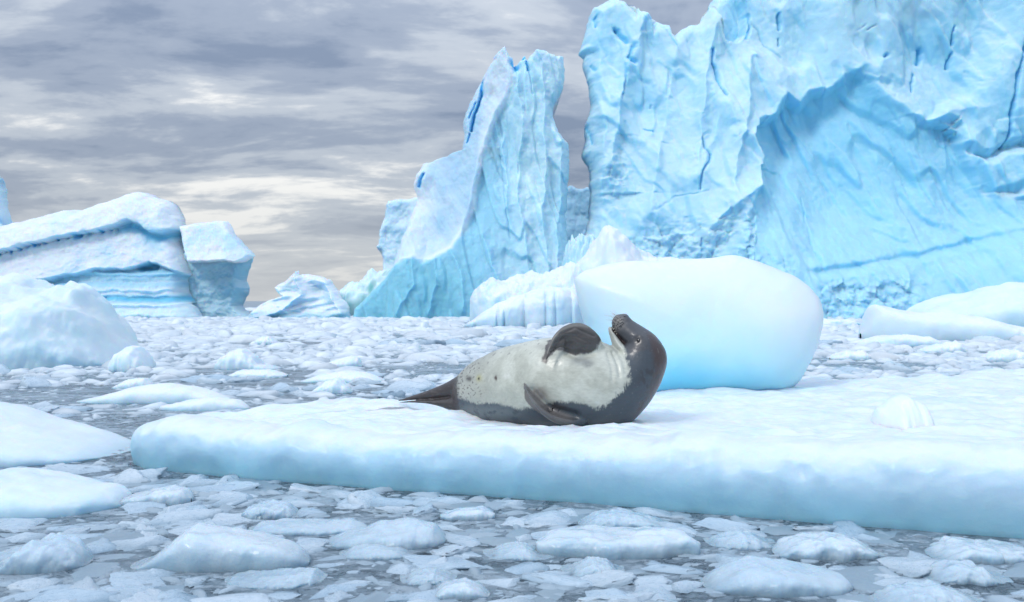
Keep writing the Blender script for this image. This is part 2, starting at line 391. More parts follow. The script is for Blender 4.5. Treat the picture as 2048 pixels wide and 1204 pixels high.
# ---- the great ice wall on the right
def wall_fn(x, y, X, Z):
    wxx = x + 10 * fbm(X * .13, Z * .13, 1.0, 4, .5, 11) + 4 * cells(X * .28, Z * .28, 12)[2]; wyy = y + 10 * fbm(X * .13, Z * .13, 5.0, 4, .5, 12) + 4 * cells(X * .31, Z * .31, 13)[2]
    rel = (y - 640) / 640 * 9.0
    rel += fbm(X * .07, Z * .05, 0.0, 3, .5, 20) * 3.2
    # buttresses
    for ln, wd, h in (([(1290, 40), (1255, 130), (1232, 230), (1215, 330)], 28, 1.5),
                      ([(1420, 60), (1400, 170), (1385, 290), (1372, 360)], 30, 1.5),
                      ([(1345, 90), (1330, 220), (1300, 330), (1290, 430)], 26, 1.0),
                      ([(1500, 120), (1480, 230), (1450, 330), (1440, 420)], 26, 1.1),
                      ([(1500, 385), (1440, 420), (1390, 470)], 16, 1.0),
                      ([(1180, 150), (1205, 260), (1195, 380)], 22, 0.9)):
        rel += h * np.exp(-dseg(wxx, wyy, ln) / wd)
    # scooped bare face
    SC = [(1418, 520), (1460, 443), (1500, 381), (1503, 330), (1488, 288), (1501, 252), (1537, 232), (1562, 190), (1593, 211), (1609, 185), (1645, 180), (1680, 152), (1712, 142),
          (1738, 165), (1760, 196), (1800, 222), (1848, 256), (1899, 266), (1915, 305), (1935, 345), (1960, 392), (2010, 392), (2500, 330), (2500, 700), (1418, 700)]
    s = sdpoly(wxx, wyy, SC)
    inn = sstep(-2, 7 + 16 * sstep(-.2, .3, noise3(X * .12, Z * .12, 8, 19)), s)
    rel += -1.05 * inn * sstep(560, 330, y) - 0.8 * inn * sstep(0, 60, s) * sstep(560, 420, y)
    rel += inn * 3.4 * sstep(230, 640, y)
    # snow lip above the scoop
    rel += 0.9 * np.exp(-np.clip(-s, 0, 99) / 26) * (1 - inn) * sstep(560, 400, y)
    # flutes running down to the right inside the scoop
    a = math.radians(68); ul = (X * math.cos(a) - Z * math.sin(a)); uc = X * math.sin(a) + Z * math.cos(a)
    fl = ridged(uc * .22, ul * .035, 2.0, 4, .5, 33)
    rel += inn * (fl - .5) * 1.1
    rel += inn * facets(uc * .17, ul * .07, 91) * 1.0
    # left part: hollows and facets
    rel += (1 - inn) * facets(X * .15 + .4 * fbm(X * .2, Z * .2, 0, 2, .5, 3), Z * .10, 14) * 1.3
    a2 = math.radians(105); ul2 = X * math.cos(a2) + Z * math.sin(a2); uc2 = -X * math.sin(a2) + Z * math.cos(a2)
    rel += (1 - inn) * (ridged(uc2 * .25, ul2 * .07, 4.0, 3, .45, 44) - .5) * .9
    # conchoidal flakes
    rel += inn * (terr(fbm(uc * .10, ul * .045, 1.0, 4, .5, 151) * 3.6) * .42)
    rel += (1 - inn) * (terr(fbm(uc2 * .11, ul2 * .05, 2.0, 4, .5, 152) * 3.2) * .40)
    rel += .20 * terr(fbm(uc * .35, ul * .12, 6.0, 3, .45, 153) * 2.2) 
    # bulges at the far right
    B1 = [(1846, 252), (1900, 258), (1906, 292), (1935, 312), (1962, 318), (1990, 303), (2060, 282), (2500, 230), (2500, -300), (1990, -300), (1940, 80), (1900, 190)]
    b1 = sdpoly(wxx, wyy, B1); bw = 60 * sstep(230, 150, y); rel += 1.3 * sstep(-5 - bw, 14 + bw, b1) + 1.2 * sstep(0, 70, b1)
    B2 = [(1912, 300), (1932, 345), (1963, 392), (2005, 388), (2030, 378), (2500, 330), (2500, 240), (1990, 300), (1960, 318)]
    b2 = sdpoly(wxx, wyy, B2); rel += 1.2 * sstep(-3, 20, b2) * (b1 < 0) * sstep(0, 10, -b1) 
    # upper snow slopes: a broad diagonal ramp
    RP = [(1640, 190), (1700, 130), (1850, 60), (1960, 0), (2060, -120), (1700, -120), (1600, 30), (1520, 190)]
    rp = sdpoly(wxx, wyy, RP); rel += .9 * sstep(-60, 60, rp)
    # ledges low on the right
    lmod = np.clip(.25 + 1.6 * noise3(X * .14, 0, 0, 91) + .5 * noise3(X * .6, 0, 0, 92), 0, 1)
    l1 = [(1590, 548), (1680, 537), (1755, 524), (1830, 511), (1930, 488), (2300, 410)]
    ly = np.interp(wxx, [p[0] for p in l1], [p[1] for p in l1]) + 5 * fbm(X * .4, 0, 3, 3, .5, 93)
    led = sstep(1575, 1610, x)
    rel += led * (.5 * sstep(0, 18, y - ly) - .2 * lmod * np.exp(-((y - ly) / 6) ** 2) * sstep(.0, .25, fbm(X * .12, 0, 0, 3, .5, 9) + .25) + .4 * np.exp(-np.clip(ly - y - 6, 0, 99) / 30) * sstep(0, 14, ly - y))
    # grooves, cracks and holes
    deep = np.zeros_like(x)
    for ln, wd, dp in (([(1413, 112), (1415, 145), (1424, 175), (1440, 205)], 3.2, 1.6),
                       ([(1388, 290), (1400, 325), (1398, 338), (1386, 352), (1382, 388)], 2.6, 1.3),
                       ([(1190, 34), (1190, 54)], 5.5, 2.2), ([(1229, 62), (1250, 90)], 5, 2.0),
                       ([(1262, 100), (1253, 128), (1266, 138)], 4, 1.8), ([(1180, 130), (1188, 142)], 3, 1.2),
                       ([(1177, 248), (1182, 285)], 3, 1.6), ([(1556, 32), (1558, 62)], 3, 1.6), ([(1556, 78), (1557, 92)], 2.6, 1.2),
                       ([(1442, 80), (1447, 92)], 3, 1.0), ([(1494, 30), (1497, 55), (1490, 78)], 4, 1.4),
                       ([(1250, 140), (1247, 175), (1240, 205)], 2.5, 1.0), ([(1300, 216), (1300, 222)], 2, .8), ([(1284, 266), (1300, 270)], 2, .7),
                       ([(1898, 60), (1895, 92)], 3, 1.6), ([(1898, 110), (1896, 135)], 4, 1.8), ([(1840, 98), (1838, 125)], 6, 1.6), ([(1825, 150), (1815, 190)], 3.5, 1.2),
                       ([(2030, 50), (2020, 110), (2008, 170), (1996, 230), (1990, 300)], 3.6, 2.4), ([(1760, 118), (1757, 122)], 4, 1.2),
                       ([(1391, 505), (1385, 480)], 2.6, 1.0), ([(1700, 70), (1715, 60)], 2.5, .8), ([(1720, 70), (1735, 62)], 2.5, .8),
                       ([(1500, 45), (1530, 92), (1560, 118)], 2, .6), ([(1640, 240), (1665, 300), (1700, 380)], 1.6, .35), ([(1760, 250), (1790, 330), (1815, 400)], 1.6, .35),
                       ([(1590, 400), (1600, 470), (1625, 540)], 2.4, .5), ([(1300, 430), (1340, 400), (1400, 392)], 1.4, .35)):
        g = groove(x + 5 * fbm(X * .5, Z * .5, 2, 4, .6, 3), y + 4 * fbm(X * .5, Z * .5, 9, 3, .6, 3), ln, wd * (.75 + .6 * noise3(X * .9, Z * .9, 3, 8))) * sstep(-.32, .0, noise3(X * .35, Z * .35, 7, 23) + .12 * dp)
        rel -= dp * .30 * g; deep = np.maximum(deep, g * min(1, dp / 1.5))
    # the blue recess under the summit
    CV = [(1424, -60), (1490, -60), (1498, 30), (1495, 72), (1468, 100), (1440, 92), (1428, 50)]
    cv = sdpoly(wxx, wyy, CV); rel -= 2.0 * sstep(0, 10, cv)
    # rubble apron along the foot
    rub = sstep(455, 520, y + (x - 1180) * 0.18 * (x < 1480) - 40 * (x > 1480)) * (x < 1560) + sstep(545, 575, y) * sstep(1600, 1640, x) * sstep(1860, 1760, x)
    rub = np.clip(rub, 0, 1) + .6 * np.exp(-((x - 1215) / 45) ** 2 - ((y - 360) / 55) ** 2)
    f1, f2, pl = cells(X * .9, Z * .9, 55)
    rel += rub * (pl * .55 + .6 * fbm(X * 1.1, Z * 1.1, 3, 4, .6, 66))
    rel += fbm(X * .8, Z * .5, 7.0, 4, .5, 88) * .14
    pits = sstep(.34, .5, noise3(X * .55, Z * .4, 1.5, 64)) * (1 - inn)
    rel -= .12 * pits
    def col(n):
        bare = np.clip(inn * .85 + .9 * sstep(0, 12, cv), 0, 1) * (1 - .55 * sstep(330, 620, y) * inn)
        bare = np.maximum(bare, .9 * sstep(0, 10, b2) * (b1 < -4)) * (1 - .95 * sstep(-2, 8, b1))
        var = fbm(X * .09, Z * .09, 4, 4, .55, 7)
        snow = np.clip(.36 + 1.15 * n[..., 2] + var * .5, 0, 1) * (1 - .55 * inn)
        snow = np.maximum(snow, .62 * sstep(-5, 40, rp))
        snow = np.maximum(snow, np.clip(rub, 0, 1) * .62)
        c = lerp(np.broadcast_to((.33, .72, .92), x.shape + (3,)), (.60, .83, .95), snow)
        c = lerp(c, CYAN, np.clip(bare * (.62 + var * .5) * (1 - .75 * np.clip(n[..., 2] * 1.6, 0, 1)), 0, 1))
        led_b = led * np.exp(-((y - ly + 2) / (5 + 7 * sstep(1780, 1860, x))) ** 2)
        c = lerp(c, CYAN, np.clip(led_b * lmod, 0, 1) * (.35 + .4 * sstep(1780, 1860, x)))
        gr = .35 * sstep(.30, .5, noise3(X * .8, Z * .6, 9, 71)) * np.clip(rub, 0, 1)
        return lerp(c, (.13, .58, .90), np.clip(deep * .85 + gr + .10 * pits, 0, 1))
    return rel, col
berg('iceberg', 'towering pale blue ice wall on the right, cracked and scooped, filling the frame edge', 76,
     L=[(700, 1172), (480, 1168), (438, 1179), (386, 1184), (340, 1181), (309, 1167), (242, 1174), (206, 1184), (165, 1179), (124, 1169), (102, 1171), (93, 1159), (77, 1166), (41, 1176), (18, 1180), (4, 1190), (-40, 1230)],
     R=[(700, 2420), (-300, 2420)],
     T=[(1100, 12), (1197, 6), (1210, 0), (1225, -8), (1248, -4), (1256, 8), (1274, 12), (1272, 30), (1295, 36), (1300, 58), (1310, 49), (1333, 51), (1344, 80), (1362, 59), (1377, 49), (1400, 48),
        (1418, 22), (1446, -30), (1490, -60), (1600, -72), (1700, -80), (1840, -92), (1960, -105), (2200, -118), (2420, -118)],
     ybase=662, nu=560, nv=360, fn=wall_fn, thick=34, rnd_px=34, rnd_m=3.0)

# ---- the leaning tower in the middle
TL = [(660, 700), (634, 703), (619, 708), (591, 737), (539, 778), (503, 793), (452, 809), (395, 829), (369, 822), (354, 824), (327, 838), (320, 860), (310, 888), (298, 920), (266, 925), (230, 927), (194, 938), (163, 958), (137, 968), (118, 985), (60, 990)]
TR = [(660, 1150), (498, 1138), (421, 1133), (369, 1137), (318, 1140), (287, 1136), (266, 1118), (235, 1108), (212, 1108), (173, 1128), (137, 1130), (111, 1127), (60, 1124)]
def tower_fn(x, y, X, Z):
    wxx = x + 4 * fbm(X * .2, Z * .2, 1.0, 3, .5, 111); wyy = y + 4 * fbm(X * .3, Z * .3, 5.0, 4, .55, 112)
    rel = (y - 640) / 540 * 5.0
    RL = [(1020, 90), (1023, 150), (1015, 204), (989, 251), (963, 318), (953, 379), (950, 421), (932, 462), (907, 495), (850, 526), (832, 512), (790, 530), (690, 640), (500, 640), (500, 60)]
    s = sdpoly(wxx, wyy, RL); slope = sstep(-7, 8, s)
    # snow ramp falls away to the left of the ridge
    rel += 1.9 * slope * (.35 + .65 * sstep(290, 430, y)) - .035 * np.clip(s, 0, 120) * slope
    rel += (1 - slope) * 3.0 * sstep(330, 620, y) * sstep(1160, 960, x)
    # pillars in the right-hand cliff
    for ln, wd, h in (([(1030, 160), (1045, 260), (1030, 360), (1050, 470), (1060, 560)], 14, 1.5),
                      ([(1075, 110), (1085, 220), (1090, 330), (1085, 430), (1100, 560)], 15, 1.6),
                      ([(1120, 290), (1118, 400), (1115, 500), (1120, 600)], 10, 1.0),
                      ([(965, 470), (985, 530), (1003, 580)], 9, .9), ([(870, 520), (875, 560), (860, 625)], 9, 1.2), ([(825, 520), (830, 570), (795, 630)], 8, .8),
                      ([(1000, 260), (1010, 330), (1015, 420)], 9, .9), ([(905, 500), (925, 560), (930, 620)], 9, .9)):
        rel += h * .6 * np.exp(-dseg(wxx + 6 * fbm(X * .15, Z * .15, 0, 3, .5, 19), wyy, ln) / wd) * (1 - slope)
    a = math.radians(76); ul = X * math.cos(a) - Z * math.sin(a); uc = X * math.sin(a) + Z * math.cos(a)
    rel += (1 - slope) * ((ridged(uc * .24 + .5 * fbm(X * .12, Z * .08, 0, 3, .5, 134), ul * .06, 2.0, 3, .45, 133) - .5) * .8 + facets(uc * .2 + .25 * fbm(X * .2, Z * .1, 0, 3, .5, 135), ul * .09, 191) * 1.6)
    rel += slope * (fbm(X * .3, Z * .15, 2, 4, .5, 17) * .5 + fbm((X * .8 + Z * .5) * .9, (Z * .8 - X * .5) * .12, 2, 4, .5, 18) * .35 - .5 * np.exp(-((s - 30) / 22) ** 2)) + (1 - slope) * terr(fbm(uc * .30, ul * .08, 2.0, 3, .45, 252) * 3.6) * .35
    # lumps on the left shoulder
    rel += 1.4 * np.exp(-((x - 842) / 20) ** 2 - ((y - 350) / 28) ** 2)
    deep = np.zeros_like(x)
    for ln, wd, dp in (([(964, 160), (958, 200), (950, 235), (944, 262)], 3.4, 2.0), ([(950, 205), (941, 235)], 2.4, 1.0), ([(938, 268), (933, 288)], 2.6, 1.0),
                       ([(1026, 128), (1034, 144)], 7, 2.6), ([(1028, 122), (1046, 122)], 5, 2.0), ([(846, 350), (836, 372)], 5, 1.5), ([(1052, 128), (1056, 150)], 2.5, 1.5),
                       ([(1058, 150), (1064, 200)], 1.6, .4), ([(1000, 300), (1008, 400), (1020, 480)], 1.6, .35)):
        g = groove(x, y, ln, wd * .8); rel -= dp * .4 * g; deep = np.maximum(deep, g * min(1, dp / 1.6))
    rel += fbm(X * 1.1, Z * .8, 7.0, 4, .5, 188) * .16
    def col(n):
        var = fbm(X * .15, Z * .1, 4, 4, .55, 107)
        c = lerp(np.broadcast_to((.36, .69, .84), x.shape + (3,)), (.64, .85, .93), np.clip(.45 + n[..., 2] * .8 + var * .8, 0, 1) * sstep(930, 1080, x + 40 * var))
        c = lerp(c, TEAL, .55 * (1 - slope) * sstep(1010, 880, x) * sstep(430, 600, y))
        c = lerp(c, lerp(np.broadcast_to((.46, .66, .81), x.shape + (3,)), (.66, .79, .88), np.clip(.5 + 2 * var, 0, 1)), slope * .92)
        c = lerp(c, SNOW, slope * np.clip(.3 + var, 0, .6))
        c = lerp(c, SNOW, .8 * np.exp(-(s / 5) ** 2) * (y < 520))
        return lerp(c, DEEP, np.clip(deep, 0, 1))
    return rel, col
berg('iceberg', 'tall leaning ice tower with a snowy left ramp and a notched twin summit', 77, TL, TR,
     T=[(900, 142), (968, 134), (985, 112), (999, 101), (1010, 92), (1018, 112), (1024, 112), (1028, 126), (1036, 130), (1042, 116), (1048, 112), (1053, 124), (1059, 116), (1072, 105), (1090, 103), (1118, 108), (1150, 110)],
     ybase=655, nu=300, nv=380, fn=tower_fn, thick=9, rnd_px=16, rnd_m=2.0)

# ---- generic faces for the smaller bergs
def block_fn(seed, c1, c2, amp=1.0, lean=2.0, bands=None, sc=.35):
    def fn(x, y, X, Z):
        rel = (y - y.max()) / 200 * lean
        rel = rel + amp * (facets(X * sc, Z * sc, seed) + .5 * fbm(X * sc * 2, Z * sc * 2, 1, 5, .55, seed))
        def col(n):
            var = fbm(X * .3, Z * .3, 4, 4, .55, seed + 7)
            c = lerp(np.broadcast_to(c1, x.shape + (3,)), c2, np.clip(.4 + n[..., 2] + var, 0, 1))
            return c
        return rel, col
    return fn
berg('iceberg', 'squared ice block standing behind the left shoulder of the leaning tower', 88,
     L=[(640, 775), (531, 765), (504, 762), (498, 752), (470, 757), (430, 770), (400, 776)], R=[(640, 850), (380, 850)],
     T=[(740, 405), (776, 402), (800, 398), (850, 392)], ybase=640, nu=60, nv=120, fn=block_fn(301, (.42, .66, .80), (.66, .82, .90), .7), thick=8, rnd_px=8, rnd_m=1.2)
berg('iceberg', 'dark blue grey iceberg far off in the gap between tower and wall', 150,
     L=[(640, 1110), (380, 1120)], R=[(640, 1200), (375, 1195)],
     T=[(1100, 385), (1130, 374), (1142, 370), (1160, 378), (1178, 376), (1200, 382)], ybase=625, nu=70, nv=120, fn=block_fn(302, (.17, .38, .54), (.32, .53, .66), 1.3, 5, sc=.16), thick=20, rnd_px=8, rnd_m=2)
berg('iceberg', 'steep blue ice cliff cut off by the left edge of the frame', 95,
     L=[(640, -180), (300, -120)], R=[(640, 40), (446, 27), (420, 18), (390, 10), (352, 3)],
     T=[(-180, 330), (-60, 300), (-10, 345), (3, 356), (27, 362)], ybase=640, nu=80, nv=110, fn=block_fn(303, (.32, .58, .73), (.6, .79, .88), 1.2), thick=20, rnd_px=12, rnd_m=2)

def left_fn(x, y, X, Z):
    wyy = y + 3 * fbm(X * .4, Z * .4, 5.0, 4, .55, 212)
    rel = (y - 640) / 250 * 5.5
    cr = np.interp(x, [-200, 0, 60, 125, 214, 245, 268, 290, 304, 330, 364], [565, 514, 499, 484, 463, 456, 446, 452, 466, 470, 462])
    lo = np.interp(x, [-200, 40, 79, 118, 170, 214, 270, 314, 364, 400], [580, 568, 562, 558, 550, 541, 537, 524, 544, 560])
    up = sstep(1, -5, wyy - cr)
    rel += up * (.7 + .5 * sstep(-60, 0, y - cr))
    wide = np.interp(x, [0, 200, 255, 300, 350], [2, 2.5, 9, 13, 9])
    ov = np.exp(-(np.clip(wyy - cr - wide * .7, -99, 99) / wide) ** 2)
    rel -= ov * np.interp(x, [0, 200, 260, 360], [.04, .08, .45, .55])
    cut = sstep(-3, 6, wyy - lo)
    rel -= cut * .9 - .6 * sstep(0, 60, wyy - lo) * cut
    bands = np.sin(wyy * .62 + .8 * fbm(X * .1, 0, 0, 2, .5, 4)) * .04 + np.sin(wyy * .23 + 1) * .20 + .3 * fbm(X * .15, Z * .9, 0, 3, .5, 6)
    rel += cut * bands
    shelf = sstep(-3, 3, y - 606); rel += shelf * 2.0
    g2 = np.exp(-((y - 598) / 5) ** 2) * cut; rel -= g2 * .4
    deep = np.zeros_like(x)
    for i, hx in enumerate([3, 18, 33, 44, 62, 77, 90, 100, 111, 132, 152, 168, 174, 190, 214, 228, 240]):
        hy = np.interp(hx, [0, 125, 240], [515, 485, 459])
        r = 1.0 * (3.0, 4.5, 2.0, 4.0, 4.0, 6.0, 4.6, 5.0, 4.5, 3.2, 2.6, 7.5, 4, 6.5, 3.6, 2.6, 3)[i]
        g = np.exp(-((x - hx) / r) ** 2 - ((y - hy) / (r * .95)) ** 2); rel -= g * .3; deep = np.maximum(deep, sstep(.25, .7, g) * (.65 + .35 * math.sin(i * 2.3)))
    notch = sdpoly(x, wyy, [(282, 541), (290, 530), (314, 521), (327, 534), (325, 545), (300, 545)])
    rel -= .5 * sstep(-1, 8, notch)
    rel += .8 * facets(X * .22, Z * .3, 205) * (1 - cut * .7) + fbm(X * 1.0, Z * 1.2, 7.0, 5, .58, 288) * .16
    def col(n):
        var = fbm(X * .3, Z * .3, 4, 4, .55, 207)
        c = np.broadcast_to(SNOW, x.shape + (3,))
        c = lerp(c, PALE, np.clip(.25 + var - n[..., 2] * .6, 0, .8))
        c = lerp(c, CYAN, .95 * ov * sstep(225, 262, x))
        bl = cut * (1 - shelf) * np.clip(.75 + 1.2 * bands, 0, .7) * (1 - .85 * np.exp(-((y - 582) / 8) ** 2))
        c = lerp(c, (.20, .56, .74), np.clip(bl, 0, 1) * sstep(395, 372, x - .0 * y))
        c = lerp(c, (.12, .52, .74), np.clip(g2, 0, 1) * .9)
        c = lerp(c, (.15, .50, .70), .8 * sstep(-2, 4, notch))
        c = lerp(c, (.62, .82, .91), shelf * .8)
        return lerp(c, DEEP, np.clip(deep, 0, 1))
    return rel, col
berg('iceberg', 'long snowy iceberg at left with a row of blue holes along its crevice', 76,
     L=[(660, -230), (380, -200)], R=[(660, 402), (637, 396), (612, 380), (601, 379), (580, 376), (544, 383), (523, 376), (487, 360), (459, 365), (437, 357), (409, 342), (380, 330)],
     T=[(-230, 480), (-100, 462), (0, 448), (60, 436), (125, 421), (161, 419), (200, 401), (243, 384), (264, 379), (285, 383), (304, 391), (325, 400), (342, 408), (365, 420)],
     ybase=652, nu=360, nv=200, fn=left_fn, thick=26, rnd_px=30, rnd_m=3.5)
# the capped block beside it: face and overhanging snow cap are parts
cap_root = link('iceberg', None, None, (wx(436, 79), 79, 0), label='blocky iceberg with an overhanging white snow cap above a streaked blue face', cat='iceberg')
def adopt(o, root, name):
    o.name = name; o.parent = root; o.location = o.location - root.location
    for k in ('label', 'category', 'group'):
        if k in o: del o[k]
adopt(berg('face', 'x', 80, L=[(660, 350), (440, 355)], R=[(660, 530), (634, 512), (622, 490), (612, 481), (590, 488), (576, 494), (562, 489), (534, 496), (512, 500)],
     T=[(340, 500), (520, 505)], ybase=652, nu=130, nv=120, fn=block_fn(305, (.27, .53, .66), (.50, .70, .79), .6, 1, sc=.4), thick=14, rnd_px=14, rnd_m=2.5), cap_root, 'cliff_face')
def cap_fn(x, y, X, Z):
    rel = 1.6 + (y - 520) / 80 * 2.5 + .9 * facets(X * .25, Z * .3, 315) + fbm(X, Z, 7.0, 5, .58, 388) * .14
    def col(n):
        return lerp(np.broadcast_to(SNOW, x.shape + (3,)), PALE, np.clip(fbm(X * .4, Z * .4, 4, 4, .55, 307) + .15, 0, .7))
    return rel, col
adopt(berg('cap', 'x', 79.5, L=[(524, 378), (500, 368), (453, 364), (440, 370)], R=[(524, 470), (515, 500), (509, 510), (480, 486), (459, 466), (438, 452)],
     T=[(355, 456), (364, 453), (395, 447), (432, 440), (450, 441), (462, 456), (509, 500)], ybase=521, nu=110, nv=70, fn=cap_fn, thick=13, rnd_px=10, rnd_m=1.5), cap_root, 'snow_cap')

def sphinx_fn(x, y, X, Z):
    rel = (y - 640) / 90 * 3.0
    rel += 1.2 * np.exp(-dseg(x, y, [(600, 556), (612, 590), (565, 625), (520, 634)]) / 8) + 1.0 * np.exp(-dseg(x, y, [(655, 562), (668, 590), (690, 625)]) / 10)
    rel += .10 * np.sin((y + x * .25 + 6 * noise3(x * .03, y * .03, 0, 4)) * .42) * sstep(570, 600, y) + .6 * fbm(X * .3, Z * .8, 2, 4, .5, 404) - 1.1 * np.exp(-((x - 640) / 22) ** 2 - ((y - 590) / 22) ** 2)
    def col(n):
        c = lerp(np.broadcast_to((.45, .68, .80), x.shape + (3,)), SNOW, np.clip(.35 + n[..., 2] * 1.1 + fbm(X * .5, Z, 1, 3, .5, 8), 0, 1))
        return lerp(c, TEAL, .6 * sstep(618, 634, y))
    return rel, col
berg('iceberg', 'small wind carved iceberg with a spike on top beside the green tilted slab', 76,
     L=[(650, 485), (634, 495), (618, 508), (609, 520), (598, 552), (592, 566), (586, 557), (576, 550), (567, 558), (560, 575), (545, 588)], R=[(650, 706), (634, 700), (609, 694), (590, 680), (576, 671), (562, 663), (545, 655)],
     T=[(545, 562), (570, 562), (586, 556), (591, 541), (596, 553), (606, 549), (621, 548), (645, 554), (661, 559), (705, 562)], ybase=645, nu=150, nv=80, fn=sphinx_fn, thick=8, rnd_px=12, rnd_m=2.0)

# ------------------------------------------------------------------ low mounds, slabs and floating pieces
FOOT = []      # (cx, cy, half width, half depth) footprints kept clear of loose brash
def mound(name, label, top, base, depth, D=None, amp=.06, fac=.08, seed=0, n=(150, 60), p=.7, col=None, mat=None, cat='ice floe', bias=.45, yaw=0.0, fine=1.0, under=.25, ends=.5, group=None, flute=0, gain=.5, wetk=.10, wetc=(.36, .55, .66), terrace=0):
    """top: crest outline in photograph columns/rows; base: row where its near edge meets the water; depth: front-to-back size in metres"""
    top = np.array(top, float)
    d0 = D or dat(base); dc = d0 + depth * bias
    X0, X1 = wx(top[0, 0], dc), wx(top[-1, 0], dc)
    nu, nv = n
    u = np.linspace(0, 1, nu)[:, None] * np.ones((1, nv)); t = np.linspace(-under, 1 + under, nv)[None, :] * np.ones((nu, 1))
    px = top[0, 0] + u * (top[-1, 0] - top[0, 0])
    h = wz(np.interp(px, top[:, 0], top[:, 1]), dc); h = np.maximum(h, .004)
    kw = max(3, nu // 22) | 1; kh = np.hanning(kw + 2)[1:-1]; kh /= kh.sum()
    h = (np.convolve(np.pad(h[:, 0], kw // 2, 'edge'), kh, 'valid')[:nu, None]) * np.ones((1, nv))
    W = X1 - X0
    hd = np.power(np.clip(1 - np.abs(2 * u - 1) ** 3.0, 0, 1), ends) * .92 + .08
    ang = t * math.pi
    ca, sa = np.cos(ang), np.sin(ang)
    yf = d0 + depth * bias - depth * bias * hd * np.sign(ca) * np.abs(ca) ** .8
    yb = d0 + depth * bias - depth * (1 - bias) * hd * np.sign(ca) * np.abs(ca) ** .8
    Y = np.where(ca > 0, yf, yb)
    Z = h * np.sign(sa) * np.abs(sa) ** p
    Z = np.where(sa < 0, -np.abs(sa) * np.maximum(.3 * h.max(), .05), Z)
    X = X0 + u * W
    Y = Y + .12 * depth * fbm(X / W * 3, 0, seed, 3, .5, seed + 3)
    k = 1 / max(W, .01)
    hm = h.max()
    nz = fbm(X * k * 6 * fine, Y * k * 6 * fine, Z * k * 6 * fine, 6, gain, seed)
    fc = facets(X * k * 5 * fine + .2 * nz, Y * k * 7 * fine, seed + 50)
    dsp = (amp * nz + fac * fc) 
    env = np.clip(sa, 0, 1) ** .6 * np.clip(h / hm + .15, 0, 1)
    Z = Z + dsp * hm * 3.0 * env
    Y = Y - dsp * depth * 1.0 * np.clip(ca, -1, 1)
    if terrace:
        tt_ = (Z * 2.4 + .35 * X + .25 * Y + 1.8 * fbm(X * .5, Y * .5, Z * .6, 3, .5, seed + 2)) * terrace
        Z = Z + (np.sin(tt_ * 2 * math.pi) * .045 + .03 * fbm(X * 1.2, Y * 1.2, Z * 3, 3, .5, 78)) * env
    if flute:
        fp = px / 30 + 1.6 * noise3(px * .03, 0, 0, 5); Y = Y - flute * (1 - np.abs(2 * (fp - np.floor(fp)) - 1) ** 3) * np.clip(ca, 0, 1) ** .5 * (.6 + .5 * noise3(np.floor(fp) * 3.3, .5, .5, 2))
    V = np.stack([X, Y, Z], -1).reshape(-1, 3); Fq = gridq(nu, nv); nr = vnormals(V, Fq)
    if nr[nr.shape[0] // 2 if 0 else np.argmax(V[:, 2]), 2] < 0: Fq = Fq[:, ::-1]; nr = -nr
    var = fbm(V[:, 0] * k * 4, V[:, 1] * k * 4, V[:, 2] * k * 4, 4, .55, seed + 9)
    c1, c2 = col or (PALE, SNOW)
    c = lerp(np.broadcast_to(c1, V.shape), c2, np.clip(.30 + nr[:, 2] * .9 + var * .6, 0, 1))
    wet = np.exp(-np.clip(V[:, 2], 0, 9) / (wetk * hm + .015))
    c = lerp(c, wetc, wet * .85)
    o = np.array([(X0 + X1) / 2, d0 + depth * .5, 0])
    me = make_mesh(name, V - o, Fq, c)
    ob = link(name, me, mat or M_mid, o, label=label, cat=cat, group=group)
    FOOT.append((o[0], o[1], W / 2 * .93, depth / 2 * .9))
    return ob

mound('ice_slab', 'tilted slab with a green underside leaning between the carved berg and the tower', [(672, 600), (690, 578), (720, 562), (750, 548), (785, 532), (810, 540), (830, 600)], 637, 7, D=80, amp=.05, fac=.1, seed=21, n=(90, 50), p=.5, bias=.75, col=((.10, .42, .42), (.72, .86, .9)), cat='ice slab', under=.15)
mound('ice_mound', 'white peaked pile of snowy ice rubble between the tower and the great wall', [(1125, 640), (1138, 560), (1150, 530), (1175, 500), (1192, 478), (1205, 458), (1218, 452), (1232, 460), (1250, 480), (1275, 502), (1310, 514), (1350, 516), (1420, 545), (1500, 600)], 650, 9, amp=.035, fac=.02, gain=.45, seed=31, n=(240, 90), p=.75, cat='ice mound', col=((.62, .82, .93), SNOW), fine=1.4)
mound('ice_mound', 'crumbly white ice heap at the foot of the leaning tower, behind the fluted one', [(940, 600), (943, 588), (960, 572), (985, 560), (1010, 564), (1030, 555), (1060, 548), (1085, 546), (1110, 540), (1140, 528), (1170, 530), (1200, 545)], 648, 7, D=57, amp=.045, fac=.02, gain=.48, seed=32, n=(220, 90), p=.5, cat='ice mound', col=((.55, .80, .92), SNOW), fine=1.5)
mound('ice_mound', 'fluted white ice hump with vertical blue furrows left of the smooth boulder', [(925, 652), (950, 636), (985, 612), (1020, 595), (1055, 583), (1090, 578), (1130, 574), (1160, 582), (1185, 600), (1205, 640)], 655, 6, amp=.03, fac=.05, seed=33, n=(260, 90), p=.42, cat='ice mound', col=((.50, .76, .91), SNOW), flute=.42)
mound('ice_mound', 'broken pile of pale blue ice at the foot of the gap beside the great wall', [(1120, 560), (1130, 500), (1145, 480), (1160, 470), (1180, 474), (1200, 480), (1240, 520)], 645, 5, D=64, amp=.04, fac=.03, gain=.5, seed=34, n=(90, 60), p=.5, cat='ice mound', col=((.34, .68, .87), (.7, .87, .94)), fine=2)
